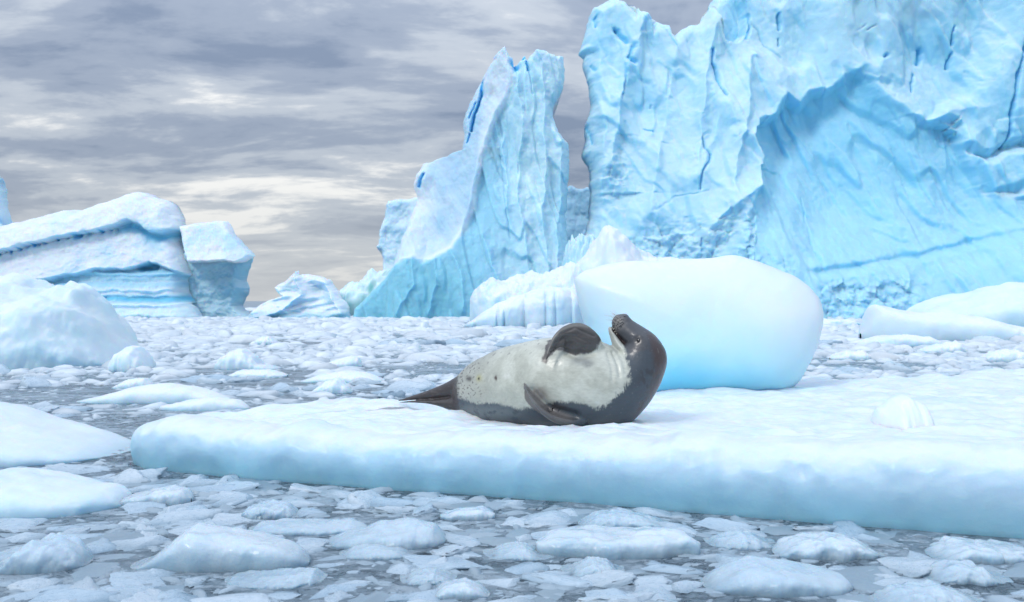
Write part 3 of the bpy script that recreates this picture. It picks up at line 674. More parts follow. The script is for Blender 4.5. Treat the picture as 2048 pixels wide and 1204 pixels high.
mound('ice_mound', 'rounded glossy ice mound at the left edge in front of the long berg', [(-160, 600), (-80, 570), (0, 558), (40, 556), (75, 566), (110, 578), (145, 573), (175, 586), (200, 612), (220, 642), (240, 676), (265, 708), (300, 736)], 742, 5.6, amp=.045, fac=.02, seed=41, n=(280, 110), gain=.42, terrace=.5, p=1.0, ends=.75, cat='ice mound', col=((.55, .80, .90), (.78, .88, .93)), fine=1.3, bias=.6, mat=M_mid)
mound('ice_mound', 'low smooth lump of ice against the right foot of the left edge mound', [(225, 738), (240, 705), (258, 692), (275, 694), (290, 712), (303, 735)], 744, 1.2, amp=.03, fac=.02, gain=.4, seed=42, n=(60, 40), cat='ice mound', col=((.6, .8, .9), SNOW))
mound('ice_floe', 'shaded blue ice ridge behind the flat floe at the right edge', [(1800, 640), (1830, 612), (1870, 600), (1900, 592), (1950, 580), (1975, 570), (2000, 565), (2048, 566), (2120, 572), (2200, 640)], 656, 7, D=42, amp=.03, fac=.07, seed=51, n=(160, 70), p=.45, col=((.42, .68, .82), (.74, .87, .93)), bias=.7)
mound('ice_floe', 'flat white floe with a raised left horn at the right edge beyond the main floe', [(1722, 672), (1733, 640), (1747, 607), (1765, 611), (1800, 618), (1850, 624), (1900, 628), (1950, 634), (2000, 648), (2048, 654), (2150, 650), (2260, 680)], 684, 3.2, amp=.03, fac=.04, seed=52, n=(200, 60), p=.5, col=((.62, .82, .92), SNOW), bias=.5)
mound('ice_floe', 'low white shelf of ice in front of the horned floe on the right', [(1715, 690), (1740, 676), (1800, 668), (1850, 672), (1900, 690)], 694, 1.4, amp=.05, fac=.08, seed=53, n=(90, 40), p=.6)
mound('ice_floe', 'low snowy bank hugging the foot of the great wall right of the boulder', [(1560, 645), (1600, 640), (1650, 636), (1700, 640), (1720, 648)], 652, 3.0, amp=.10, fac=.2, seed=54, n=(90, 40), p=.6, D=52)
# near left wedges
mound('ice_floe', 'smooth white wedge at the left edge sloping down towards the main floe', [(-260, 850), (-120, 800), (-20, 808), (30, 825), (90, 845), (150, 862), (210, 878), (255, 895), (275, 925)], 938, 1.9, amp=.015, fac=.035, seed=61, n=(200, 80), p=.62, mat=M_floe, col=((.58, .78, .86), (.80, .88, .93)), bias=.6, ends=.6)
mound('ice_floe', 'pale blue wedge with a broken peak, left edge, nearest of the two', [(-220, 990), (-60, 960), (0, 940), (35, 936), (70, 945), (120, 956), (180, 966), (225, 972), (250, 988), (262, 1010)], 1042, .95, amp=.02, fac=.05, seed=62, n=(180, 70), p=.55, mat=M_floe, col=((.50, .74, .85), (.76, .86, .92)), bias=.6, ends=.6)
near = [
 ('large angular glassy slab with a blunt peak in the left foreground', [(262, 1142), (300, 1118), (345, 1082), (382, 1056), (400, 1060), (440, 1064), (500, 1072), (560, 1086), (600, 1104), (618, 1125)], 1146, .42, .05),
 ('greyish low slab with a crumbled white top at the bottom left edge', [(-60, 1120), (0, 1108), (40, 1100), (65, 1082), (85, 1072), (120, 1080), (150, 1088), (168, 1110), (180, 1140)], 1150, .4, .09),
 ('long low slab under the angular slab near the bottom edge', [(455, 1165), (470, 1148), (520, 1146), (590, 1140), (630, 1138), (655, 1160)], 1178, .3, .06),
 ('tilted white plate in the left foreground right of the nearest wedge', [(235, 1000), (262, 990), (300, 984), (340, 976), (365, 980), (382, 996)], 1014, .35, .06),
 ('thin white plate with flat top in the foreground centre left', [(498, 1062), (520, 1044), (580, 1042), (650, 1044), (700, 1040), (735, 1050)], 1072, .35, .04),
 ('rounded blue grey hump right of the thin plate', [(660, 1075), (700, 1058), (760, 1046), (830, 1040), (870, 1046), (890, 1068), (895, 1092)], 1102, .42, .05),
 ('broad crested white piece below the middle of the main floe', [(1072, 1085), (1100, 1072), (1170, 1064), (1220, 1068), (1270, 1066), (1330, 1062), (1372, 1066), (1398, 1085)], 1118, .45, .08),
 ('dome shaped lump speckled with frost close under the main floe', [(1155, 1048), (1190, 1028), (1225, 1022), (1270, 1026), (1310, 1036), (1340, 1048)], 1060, .35, .05),
 ('small sharp white peak in the centre foreground', [(965, 1112), (1000, 1094), (1035, 1086), (1052, 1088), (1080, 1102), (1115, 1116)], 1122, .3, .08),
 ('ridged white piece in front of the floe on the right with icy crumbs', [(1548, 1108), (1575, 1090), (1620, 1078), (1660, 1074), (1710, 1080), (1745, 1098), (1768, 1112)], 1122, .38, .08),
 ('big flat topped block at the bottom edge right of centre', [(1402, 1172), (1430, 1150), (1470, 1130), (1510, 1122), (1560, 1126), (1620, 1136), (1680, 1146), (1698, 1162)], 1196, .42, .04),
 ('white lump beside the crested piece under the floe on the right', [(1408, 1090), (1430, 1072), (1475, 1064), (1500, 1066), (1530, 1078), (1548, 1090)], 1100, .3, .08),
 ('crumbled icy piece near the right edge of the foreground', [(1860, 1120), (1900, 1098), (1930, 1088), (1960, 1092), (2000, 1096), (2048, 1098), (2100, 1110)], 1128, .4, .10),
 ('jagged tall lump in the right foreground near the corner', [(1840, 1165), (1870, 1140), (1910, 1122), (1950, 1128), (1980, 1150), (2010, 1166)], 1172, .32, .12),
 ('low rounded piece at the bottom edge centre right', [(1120, 1150), (1150, 1128), (1185, 1116), (1215, 1120), (1238, 1138), (1248, 1150)], 1156, .28, .06),
 ('wedge piece under the floe at its centre left', [(880, 1030), (920, 1020), (965, 1018), (990, 1028)], 1042, .25, .07),
 ('small peaked chunk left of the thin plate close to the floe', [(480, 1030), (500, 1012), (540, 1004), (575, 1008), (600, 1030)], 1040, .3, .09),
 ('broad low piece at the bottom edge left of centre', [(800, 1160), (830, 1142), (870, 1138), (905, 1150), (915, 1166)], 1172, .25, .07),
 ('pale hump at the bottom edge centre', [(860, 1190), (890, 1172), (930, 1164), (960, 1176), (980, 1192)], 1200, .22, .06),
 ('grey white piece in the bottom right corner', [(1740, 1204), (1800, 1176), (1870, 1168), (1920, 1184), (1960, 1204)], 1222, .3, .08),
 ('low grey plate beneath the frosty hump in the foreground', [(680, 1108), (710, 1092), (760, 1088), (800, 1094), (830, 1108)], 1120, .24, .05),
]
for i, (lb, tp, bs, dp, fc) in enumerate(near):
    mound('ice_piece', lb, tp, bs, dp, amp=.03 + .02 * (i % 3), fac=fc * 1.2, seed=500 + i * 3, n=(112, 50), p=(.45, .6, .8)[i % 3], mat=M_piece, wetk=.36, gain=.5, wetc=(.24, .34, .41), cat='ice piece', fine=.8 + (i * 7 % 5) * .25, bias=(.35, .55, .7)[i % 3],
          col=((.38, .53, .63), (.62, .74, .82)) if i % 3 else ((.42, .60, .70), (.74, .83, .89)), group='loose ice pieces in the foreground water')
midp = [
 ('long smooth white hump floating beyond the left end of the main floe', [(155, 802), (200, 792), (250, 780), (300, 768), (340, 768), (380, 774), (420, 784), (460, 796)], 808, .8, .03),
 ('flat white slab just in front of the long smooth hump', [(320, 812), (380, 800), (430, 794), (475, 800), (500, 815)], 822, .5, .05),
 ('blocky white lump standing up in the brash left of the seal', [(430, 735), (440, 718), (462, 703), (490, 698), (508, 710), (520, 728), (560, 736)], 740, 1.0, .08),
 ('slanted white block in the brash between the lump and the seal', [(638, 732), (665, 722), (700, 712), (718, 716), (725, 734)], 736, .8, .06),
 ('rounded low white floe in the brash directly left of the tail', [(600, 762), (640, 750), (690, 742), (730, 746), (770, 760)], 766, 1.0, .05),
 ('low flat slab in the brash above the main floe left part', [(455, 752), (480, 740), (540, 740), (575, 750)], 756, .8, .05),
 ('crumbly white lump beside the far side of the main floe, left', [(625, 782), (650, 764), (675, 758), (695, 772), (705, 784)], 788, .5, .12),
 ('pale hump beside the smooth hump on its far side', [(225, 775), (260, 758), (290, 756), (305, 770)], 778, .5, .05),
 ('white chunk in the far brash in front of the fluted hump', [(500, 688), (520, 676), (540, 672), (556, 686)], 690, 1.0, .1),
 ('white chunk in the brash right of the boulder', [(1660, 716), (1690, 702), (1720, 700), (1745, 714)], 720, .9, .1),
 ('low white floe in the brash below the horned floe', [(1840, 700), (1880, 688), (1915, 682), (1935, 700)], 706, .9, .08),
 ('white heap in the brash close behind the main floe at far right', [(1960, 718), (1990, 702), (2030, 698), (2080, 716)], 724, .8, .1),
]
for i, (lb, tp, bs, dp, fc) in enumerate(midp):
    mound('ice_piece', lb, tp, bs, dp, amp=.04, fac=fc, seed=700 + i * 3, n=(80, 36), p=.6, mat=M_mid, cat='ice piece', fine=1.0 + (i % 3) * .4,
          col=((.62, .78, .87), SNOW), group='ice pieces in the brash beyond the floe')

# ------------------------------------------------------------------ the main floe under the seal
FT = 0.36
EDGE = [(-3.10, 8.07), (-2.60, 7.82), (-2.0, 7.55), (-1.4, 7.32), (-.7, 7.06), (0, 6.82), (.8, 6.50), (1.6, 6.16), (2.3, 5.86), (3.0, 5.58), (3.9, 5.3), (5.4, 5.3), (7.2, 6.6), (8.6, 9.5), (8.9, 13.0), (8.2, 14.6),
        (7.0, 14.2), (6.0, 13.6), (5.0, 13.1), (4.0, 12.7), (3.0, 12.3), (2.0, 11.9), (1.0, 11.2), (.2, 10.4), (-.6, 10.1), (-1.2, 10.0), (-1.7, 9.75), (-2.15, 9.2), (-2.7, 9.0), (-3.15, 8.72), (-3.24, 8.4)]
def floe_h(X, Y):
    """height of the snow on the floe"""
    s = fbm(X * .55 + .3, Y * .9, 0.0, 3, .5, 901) * .09
    s = s + (ridged(X * 1.1, Y * 1.9, 1.0, 4, .5, 903) - .45) * .10 + .10 * sstep(-2, 3, X) * sstep(2.0, 0.1, Y - (6.85 - .45 * X)) + fbm(X * 3.2, Y * 5.0, 2.0, 4, .55, 905) * .03
    return FT + s
def floe():
    P = np.array(EDGE); n = 900
    Q = np.vstack([P, P[:1]])
    s = np.r_[0, np.cumsum(np.hypot(*np.diff(Q, axis=0).T))]
    # dense sampling along the near side, sparse elsewhere
    wgt = np.interp(s, [0, s[11], s[13], s[28], s[-1]], [1, 1, .45, .8, 1])
    cs = np.linspace(0, s[-1], 4000); dens = np.interp(cs, s, wgt); cd = np.cumsum(dens); cd = (cd - cd[0]) / (cd[-1] - cd[0])
    tt = np.interp(np.arange(n) / n, cd, cs)
    # periodic smoothing of the outline
    ex, ey = np.interp(cs, s, Q[:, 0]), np.interp(cs, s, Q[:, 1])
    k = np.hanning(141); k /= k.sum()
    ex = np.convolve(np.r_[ex[-71:-1], ex, ex[1:71]], k, 'valid')[:4000]; ey = np.convolve(np.r_[ey[-71:-1], ey, ey[1:71]], k, 'valid')[:4000]
    x = np.interp(tt, cs, ex); y = np.interp(tt, cs, ey)
    jag = fbm(x * 1.3, y * 1.3, 0, 4, .5, 911) * .06
    tx = np.roll(x, -1) - np.roll(x, 1); ty = np.roll(y, -1) - np.roll(y, 1); l = np.hypot(tx, ty); nx, ny = ty / l, -tx / l
    x = x + nx * jag; y = y + ny * jag
    # inner line everything is drawn towards
    cxs, cys = np.clip(x * .62 + 1.0, -1.6, 6.5), None
    cys = 9.1 + (cxs - 1.6) * .28
    rows = []
    hedge = floe_h(x, y)
    for f in np.linspace(-.35, 0, 6)[:-1]:
        rows.append((x - nx * .05, y - ny * .05, np.full(n, f), np.zeros(n)))
    nf = 46
    wob = .22 * fbm(x * 1.3, y * 1.3, 3, 4, .55, 912)
    for a in np.linspace(0, 1, nf):            # rounded face
        th = a * math.pi / 2
        inset = (.34 + .5 * np.clip(wob, -1, 1)) * (1 - math.cos(th)) ** 1.25 - .05 * math.sin(a * math.pi)
        X, Y = x - nx * inset, y - ny * inset
        z = hedge * math.sin(th) ** .8
        rows.append((X, Y, z, np.full(n, a)))
    Xe, Ye = rows[-1][0], rows[-1][1]
    for a in np.linspace(0, 1, 125)[1:]:
        aa = a ** 1.25
        X = Xe + (cxs - Xe) * aa; Y = Ye + (cys - Ye) * aa
        z = floe_h(X, Y)
        b = np.clip(a * 8, 0, 1)
        rows.append((X, Y, z * b + (hedge * (1 - b)), np.ones(n)))
    X = np.array([r[0] for r in rows]).T; Y = np.array([r[1] for r in rows]).T; Z = np.array([r[2] for r in rows]).T; A = np.array([r[3] for r in rows]).T
    # face relief
    rip = (ridged(X * 1.6, Y * 1.6, Z * 1.2, 3, .5, 913) - .45) * .10 + fbm(X * 5, Y * 5, Z * 5, 4, .55, 914) * .014
    face = np.sin(np.clip(A, 0, 1) * math.pi) * (A < 1)
    X = X + (nx[:, None] * rip) * face; Y = Y + (ny[:, None] * rip) * face
    Z = Z + (A > 0) * fbm(X * 9, Y * 12, 0, 3, .5, 915) * .006
    Z = Z - .035 * np.exp(-((X - .35) / .75) ** 2 - ((Y - 7.75) / .35) ** 2) * (A == 1)      # snow pressed down by the seal
    # the dip beneath the tail
    g = np.exp(-((X + .66) / .24) ** 2 - ((Y - 8.60) / .20) ** 2); Z = Z - .07 * g * (A == 1)
    g = np.exp(-((X + 1.12) / .30) ** 2 - ((Y - 9.0) / .3) ** 2); Z = Z + .05 * g * (A == 1)
    V = np.stack([X, Y, Z], -1).reshape(-1, 3)
    nv = X.shape[1]
    i = np.arange(n); j = np.arange(nv - 1); I, J = np.meshgrid(i, j, indexing='ij'); a = (I * nv + J).ravel(); b = (((I + 1) % n) * nv + J).ravel()
    Fq = np.stack([a, b, b + 1, a + 1], 1); nr = vnormals(V, Fq)
    if nr[:, 2].mean() < 0: Fq = Fq[:, ::-1]; nr = -nr
    var = fbm(V[:, 0] * 1.5, V[:, 1] * 1.5, V[:, 2] * 3, 5, .55, 917)
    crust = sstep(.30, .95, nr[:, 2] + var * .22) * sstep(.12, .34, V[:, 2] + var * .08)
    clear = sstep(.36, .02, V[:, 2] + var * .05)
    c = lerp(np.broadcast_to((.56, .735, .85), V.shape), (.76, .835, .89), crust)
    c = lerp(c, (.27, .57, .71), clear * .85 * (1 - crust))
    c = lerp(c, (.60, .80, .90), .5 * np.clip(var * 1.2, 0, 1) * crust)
    me = make_mesh('ice_floe', V - np.array([1.5, 9, 0]), Fq, c)
    link('ice_floe', me, M_floe, (1.5, 9, 0), label='large flat main floe with a rounded blue front face, carrying the seal', cat='ice floe')
floe()

# ------------------------------------------------------------------ the smooth boulder on the floe
def boulder():
    O = np.array([(1147, 556), (1165, 540), (1200, 527), (1250, 521), (1300, 519), (1376, 512), (1430, 509), (1455, 503), (1472, 502), (1492, 507), (1528, 521), (1566, 540), (1597, 556), (1623, 578), (1640, 600), (1650, 625),
                  (1649, 645), (1643, 672), (1634, 697), (1622, 722), (1607, 748), (1597, 766), (1572, 790), (1510, 803), (1440, 806), (1380, 804), (1320, 806), (1250, 806), (1205, 780), (1185, 720), (1172, 650), (1160, 608)], float)
    D = 10.7; c = np.array([1400., 655.])
    Q = np.vstack([O, O[:1]]); s = np.r_[0, np.cumsum(np.hypot(*np.diff(Q, axis=0).T))]; n = 300
    tt = np.linspace(0, s[-1], n, endpoint=False); ox, oy = np.interp(tt, s, Q[:, 0]), np.interp(tt, s, Q[:, 1])
    k = np.hanning(9); k /= k.sum(); ox = np.convolve(np.r_[ox[-4:], ox, ox[:4]], k, 'valid'); oy = np.convolve(np.r_[oy[-4:], oy, oy[:4]], k, 'valid')
    rings = 110; V = []
    for th in np.sin(np.linspace(-.5, .5, rings) * math.pi) * .4999 * math.pi:
        r = max(math.cos(th), 1e-4) ** .75; yy = math.sin(th)
        X = wx(c[0] + (ox - c[0]) * r, D + .7); Z = wz(c[1] + (oy - c[1]) * r, D + .7)
        Y = D + .80 + yy * .80 + .22 * (Z - .8) * abs(yy) * (yy < 0)
        V.append(np.stack([X, np.full_like(X, 1) * Y, Z], -1))
    V = np.array(V).transpose(1, 0, 2).reshape(-1, 3)
    i = np.arange(n); j = np.arange(rings - 1); I, J = np.meshgrid(i, j, indexing='ij'); a = (I * rings + J).ravel(); b = (((I + 1) % n) * rings + J).ravel()
    Fq = np.stack([a, b, b + 1, a + 1], 1); nr = vnormals(V, Fq); cc = V.mean(0)
    if ((V - cc) * nr).sum(1).mean() < 0: Fq = Fq[:, ::-1]; nr = -nr
    d = fbm(V[:, 0] * .8, V[:, 1] * .8, V[:, 2] * .8, 4, .45, 931) * .06 - .012 + facets(V[:, 0] * .9 + .3 * V[:, 1], V[:, 2] * .9, 933) * .06 + fbm(V[:, 0] * 4, V[:, 1] * 4, V[:, 2] * 4, 3, .5, 934) * .006
    V = V + nr * d[:, None]
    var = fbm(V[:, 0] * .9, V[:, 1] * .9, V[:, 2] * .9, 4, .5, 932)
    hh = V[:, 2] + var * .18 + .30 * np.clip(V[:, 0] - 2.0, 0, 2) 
    col = lerp(np.broadcast_to((.22, .69, .92), V.shape), (.56, .83, .94), sstep(.30, 1.0, hh - .12 * np.clip(2.2 - V[:, 0], 0, 2)))  # turquoise base painted by height in place of light glowing through the ice
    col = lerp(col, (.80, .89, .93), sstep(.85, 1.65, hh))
    o = np.array([wx(1400, D), D + .9, .36])
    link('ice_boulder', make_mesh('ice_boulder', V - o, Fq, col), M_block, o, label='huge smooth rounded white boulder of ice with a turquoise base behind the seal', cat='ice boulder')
boulder()
FOOT_FLOE = np.array(EDGE)
# a small round lump on the floe, right
mound('ice_lump', 'small pale rounded lump resting on the floe right of the boulder', [(1745, 862), (1760, 822), (1785, 797), (1812, 791), (1840, 806), (1860, 838), (1872, 862)], 868, .8, D=7.5, amp=.012, fac=.0, gain=.35, seed=77, n=(60, 40), p=.9, ends=.8, wetk=.01, mat=M_floe, cat='ice lump', col=((.80, .88, .93), (.82, .89, .93)))
FOOT.pop()

# ------------------------------------------------------------------ loose brash
rng = np.random.default_rng(7)
import bmesh
def chunk_proto(seed, sub):
    bm = bmesh.new(); bmesh.ops.create_icosphere(bm, subdivisions=sub, radius=1)
    V = np.array([v.co[:] for v in bm.verts]); Fc = np.array([[v.index for v in f.verts] for f in bm.faces]); bm.free()
    r = np.random.default_rng(seed)
    V = V * (1 + .45 * fbm(V[:, 0] * 1.3 + seed, V[:, 1] * 1.3, V[:, 2] * 1.3, 3, .6, seed))[:, None]
    for _ in range(7):
        nn = r.normal(size=3); nn[2] = abs(nn[2]) * 1.3; nn /= np.linalg.norm(nn); cc = r.uniform(.42, .8)
        ex = np.clip(V @ nn - cc, 0, None); V = V - nn * ex[:, None] * .92
    V[:, :2] *= (1 + .12 * noise3(V[:, 0] * 4, V[:, 1] * 4, V[:, 2] * 4, seed))[:, None]
    V[:, 2] += .10 * fbm(V[:, 0] * 2.5, V[:, 1] * 2.5, 0, 3, .6, seed + 5)
    V[:, 2] -= .22
    keep = (V[Fc][:, :, 2].max(1) > -.12); Fc = Fc[keep]
    us = np.unique(Fc); mp = -np.ones(len(V), int); mp[us] = np.arange(len(us))
    return V[us], mp[Fc]
protoL = [chunk_proto(40 + i, 2) for i in range(10)]
protoH = [chunk_proto(70 + i, 4) for i in range(10)]
protoM = [chunk_proto(70 + i, 3) for i in range(10)]
items = []
def scatter(n, d0, d1, s0, s1, power, hz):
    d = np.sqrt(rng.uniform(d0 ** 2, d1 ** 2, n)); x = rng.uniform(-.60, .60, n) * d
    s = s0 * (s1 / s0) ** (rng.uniform(0, 1, n) ** power)
    for k in range(n): items.append((x[k], d[k], s[k], hz))
scatter(2300, 3.9, 7.5, .03, .24, 1.8, .30)
scatter(2800, 7.5, 15, .035, .32, 1.9, .36)
scatter(8000, 15, 30, .055, .42, 1.9, .46)
scatter(13500, 30, 80, .12, .70, 1.5, .46)
scatter(900, 80, 200, .6, 2.2, 1.3, .3)
scatter(620, 3.9, 8.5, .10, .36, 1.2, .07)
A = np.array(items)
ok = sdpoly(A[:, 0], A[:, 1], FOOT_FLOE) < -A[:, 2] * .6
for (cx, cy, hw, hdp) in FOOT:
    ok &= (((A[:, 0] - cx) / (hw + A[:, 2] * .5)) ** 2 + ((A[:, 1] - cy) / (hdp + A[:, 2] * .5)) ** 2) > 1
# thinner towards the left middle distance, leaving leads of open slush
lead = fbm(A[:, 0] * .22, A[:, 1] * .35, 0, 3, .5, 61)
ok &= ~((lead < -.12 + .12 * (A[:, 0] < -1)) & (A[:, 1] < 22) & (A[:, 1] > 8) & (A[:, 2] > .10)) 
A = A[ok]
score = A[:, 2] / A[:, 1] * (np.abs(A[:, 0] / A[:, 1]) < .525) * (A[:, 1] > 4.3)
order = np.argsort(-score)
ZONES = (('small lump of brash ice floating in the near water in front of the floe', 'brash ice lumps in the foreground'),
         ('small white lump of brash ice in the field between the floe and the icebergs, left', 'brash ice lumps beyond the floe, left side'),
         ('small white lump of brash ice in the field behind the floe on the right', 'brash ice lumps beyond the floe, right side'))
def chunk_cols(V, z, base):
    wet = np.exp(-np.clip(z, 0, 9) / .035)
    return lerp(np.broadcast_to(base, V.shape), np.array([.33, .43, .50]), np.clip(wet * .85, 0, 1))
meshes = {}
for oi in [q for q in order if A[q, 3] >= .1][:280]:
    x, y, s, hz = A[oi]
    if hz < .1: continue
    k = int(rng.integers(10)); sp = (protoH if s / y > .02 else protoM)
    key = (k, s / y > .02)
    if key not in meshes:
        V, Fc = sp[k]; meshes[key] = make_mesh('ice_chunk', V, Fc, chunk_cols(V, V[:, 2] * .12, (.70, .79, .86) if y < 8 else SNOW))
    z = 0 if y < 8 else (1 if x < 1 else 2)
    o = link('ice_chunk', meshes[key], M_chunk, (x, y, -.005), label=ZONES[z][0], cat='ice chunk', group=ZONES[z][1])
    o.rotation_euler = (rng.uniform(-.12, .12), rng.uniform(-.12, .12), rng.uniform(0, 6.28))
    a = rng.uniform(1.0, 1.7); o.scale = (s * a, s / a * 1.1, s * hz * rng.uniform(.7, 1.5))
def bake(sel, name, label, near_mode):
    Vs, Fs, Cs, off = [], [], [], 0
    for oi in sel:
        x, y, s, hz = A[oi]; k = int(rng.integers(10)); V, Fc = (protoM if s / y > .019 else protoL)[k]
        th = rng.uniform(0, 6.28); c_, s_ = math.cos(th), math.sin(th); a = rng.uniform(1.0, 1.8)
        W = V * np.array([s * a, s / a * 1.1, s * hz * rng.uniform(.6, 1.6)])
        W = np.stack([W[:, 0] * c_ - W[:, 1] * s_ + x, W[:, 0] * s_ + W[:, 1] * c_ + y, W[:, 2] - .004], -1)
        tone = rng.uniform(.48, .84) if y < 8 else rng.uniform(.80, 1.02)
        base = np.array(SNOW) * tone * (np.array([.86, .93, .98]) if y < 8 else 1) if hz > .1 else np.array([.26, .35, .42]) * tone
        Vs.append(W); Fs.append(Fc + off); Cs.append(chunk_cols(W, W[:, 2] * (1 if y < 9 else 1.8), base)); off += len(W)
    me = make_mesh(name, np.concatenate(Vs), np.concatenate(Fs), np.concatenate(Cs))
    link(name, me, M_brash, label=label, cat='brash ice', kind='stuff')
_sml = set([q for q in order if A[q, 3] >= .1][280:])
bake([q for q in order if q in _sml or A[q, 3] < .1], 'brash_ice', 'field of small broken brash ice covering the water all round the floe', False)
# flat crumbs close to the camera
def crumbs():
    n = 15000
    d = np.sqrt(rng.uniform(3.9 ** 2, 13 ** 2, n)); x = rng.uniform(-.58, .58, n) * d
    ok = sdpoly(x, d, FOOT_FLOE) < -.02; x, d = x[ok], d[ok]; n = len(x)
    s = .009 * (4.5) ** (rng.uniform(0, 1, n) ** 1.8)
    dens = fbm(x * .9, d * 1.6, 0, 4, .6, 71) > -.25; x, d, s = x[dens], d[dens], s[dens]; n = len(x)
    m = 7; ang = np.linspace(0, 2 * math.pi, m, endpoint=False)[None, :] + rng.uniform(0, 6, (n, 1)) + rng.uniform(-.3, .3, (n, m))
    rr = s[:, None] * rng.uniform(.55, 1.2, (n, m)); st = rng.uniform(1, 2.2, (n, 1))
    rx = x[:, None] + np.cos(ang) * rr * st; ry = d[:, None] + np.sin(ang) * rr
    top = s * rng.uniform(.08, .30, n)
    V = np.zeros((n, 2 * m + 1, 3))
    V[:, :m, 0] = rx; V[:, :m, 1] = ry; V[:, :m, 2] = -.01
    V[:, m:2 * m, 0] = x[:, None] + (rx - x[:, None]) * .8; V[:, m:2 * m, 1] = d[:, None] + (ry - d[:, None]) * .8; V[:, m:2 * m, 2] = top[:, None] * rng.uniform(.4, 1.1, (n, m))
    V[:, 2 * m, 0] = x; V[:, 2 * m, 1] = d; V[:, 2 * m, 2] = top * 1.2
    i = np.arange(m); j = (i + 1) % m
    q = np.stack([i, j, j + m, i + m], 1); t = np.stack([i + m, j + m, np.full(m, 2 * m)], 1)
    off = (np.arange(n) * (2 * m + 1))[:, None, None]
    col = np.repeat((rng.uniform(.42, .80, (n, 1)) * np.array([[.52, .65, .75]]))[:, None], 2 * m + 1, 1)
    me = make_mesh('slush', V.reshape(-1, 3), [(q[None] + off).reshape(-1, 4), (t[None] + off).reshape(-1, 3)], col.reshape(-1, 3), smooth=False)
    link('slush', me, M_brash, label='fine icy crumbs and slush filling the dark water near the floe', cat='slush', kind='stuff')
crumbs()

# ------------------------------------------------------------------ the seal
def catmull(P, n):
    P = np.asarray(P, float); m = len(P)
    t = np.linspace(0, m - 1, n); i = np.clip(t.astype(int), 0, m - 2); f = (t - i)[:, None]
    g = lambda k: P[np.clip(k, 0, m - 1)]
    p0, p1, p2, p3 = g(i - 1), g(i), g(i + 1), g(i + 2)
    return .5 * (2 * p1 + (p2 - p0) * f + (2 * p0 - 5 * p1 + 4 * p2 - p3) * f ** 2 + (3 * p1 - p0 - 3 * p2 + p3) * f ** 3)
def sweep(st, n, m=40, pw=1.0):
    """st rows: A column,row, B column,row, half thickness in photograph pixels, distance in metres"""
    Q = catmull(st, n); V = []
    ph = np.linspace(0, 2 * math.pi, m, endpoint=False)
    for ax, ay, bx, by, b, d in Q:
        A_ = np.array([wx(ax, d), wz(ay, d)]); B_ = np.array([wx(bx, d), wz(by, d)])
        c = (A_ + B_) / 2; e = (A_ - B_) / 2; bb = max(b, .3) / FPX * d
        co, si = np.cos(ph), np.sin(ph)
        co = np.sign(co) * np.abs(co) ** pw; si = np.sign(si) * np.abs(si) ** pw
        V.append(np.stack([c[0] + e[0] * co, d + bb * si, c[1] + e[1] * co], -1))
    V = np.concatenate(V); F4 = []
    i, j = np.meshgrid(np.arange(n - 1), np.arange(m), indexing='ij'); a = i * m + j; b = i * m + (j + 1) % m
    F4 = np.stack([a, b, b + m, a + m], -1).reshape(-1, 4)
    c0 = len(V); V = np.vstack([V, V[:m].mean(0), V[-m:].mean(0)])
    j = np.arange(m); T = np.concatenate([np.stack([(j + 1) % m, j, np.full(m, c0)], 1), np.stack([(n - 1) * m + j, (n - 1) * m + (j + 1) % m, np.full(m, c0 + 1)], 1)])
    return V, F4, T
body_st = [ # tail root ... chest ... neck ... muzzle
 (905, 762, 902, 812, 20, 8.52), (918, 748, 912, 821, 33, 8.48), (940, 727, 934, 832, 48, 8.40), (966, 712, 958, 840, 58, 8.30), (1000, 697, 990, 846, 66, 8.18), (1040, 686, 1032, 850, 72, 8.06), (1085, 677, 1080, 854, 78, 7.97), (1130, 673, 1130, 857, 80, 7.92),
 (1170, 678, 1178, 860, 80, 7.9), (1204, 684, 1228, 857, 76, 7.9), (1220, 690, 1262, 844, 70, 7.9), (1228, 695, 1290, 816, 63, 7.9), (1231, 696, 1310, 788, 57, 7.9), (1232, 696, 1325, 757, 52, 7.9), (1233, 695, 1334, 727, 48, 7.9),
 (1236, 696, 1332, 703, 45, 7.9), (1243, 690, 1322, 685, 42, 7.9), (1247, 686, 1308, 669, 38, 7.9), (1241, 678, 1291, 656.5, 31, 7.9), (1233, 668, 1275, 646.5, 24, 7.9), (1227, 657, 1264, 639.5, 19, 7.9), (1223.5, 648, 1259, 634, 18, 7.9), (1226, 638, 1255, 628.5, 14, 7.9), (1233, 630, 1249, 627, 8, 7.9)]
jaw_st = [(1229, 706, 1268, 703, 38, 7.9), (1225.5, 694, 1260, 694, 32, 7.9), (1222.5, 683, 1251, 688, 25, 7.9), (1220, 673, 1241, 679, 18, 7.9), (1217.5, 664, 1233, 669, 14, 7.9), (1217, 657, 1227.5, 661.5, 10, 7.9), (1219, 652.5, 1224, 655.5, 5, 7.9)]
fl_up = [(1215, 712, 1155, 735, 22, 7.80), (1207, 690, 1145, 716, 24, 7.77), (1198, 671, 1138, 706, 24, 7.74), (1183, 656, 1133, 701, 20, 7.72), (1165, 646, 1129, 698, 16, 7.70), (1143, 646, 1124, 696.5, 12, 7.67), (1122, 655, 1117, 697, 9, 7.64),
         (1107, 671, 1110, 701, 7, 7.62), (1098, 690, 1104, 707, 5, 7.60), (1093, 706, 1098.5, 714, 4, 7.58), (1091, 719, 1094, 720, 2.5, 7.57), (1092, 724, 1093, 724, 1, 7.57)]
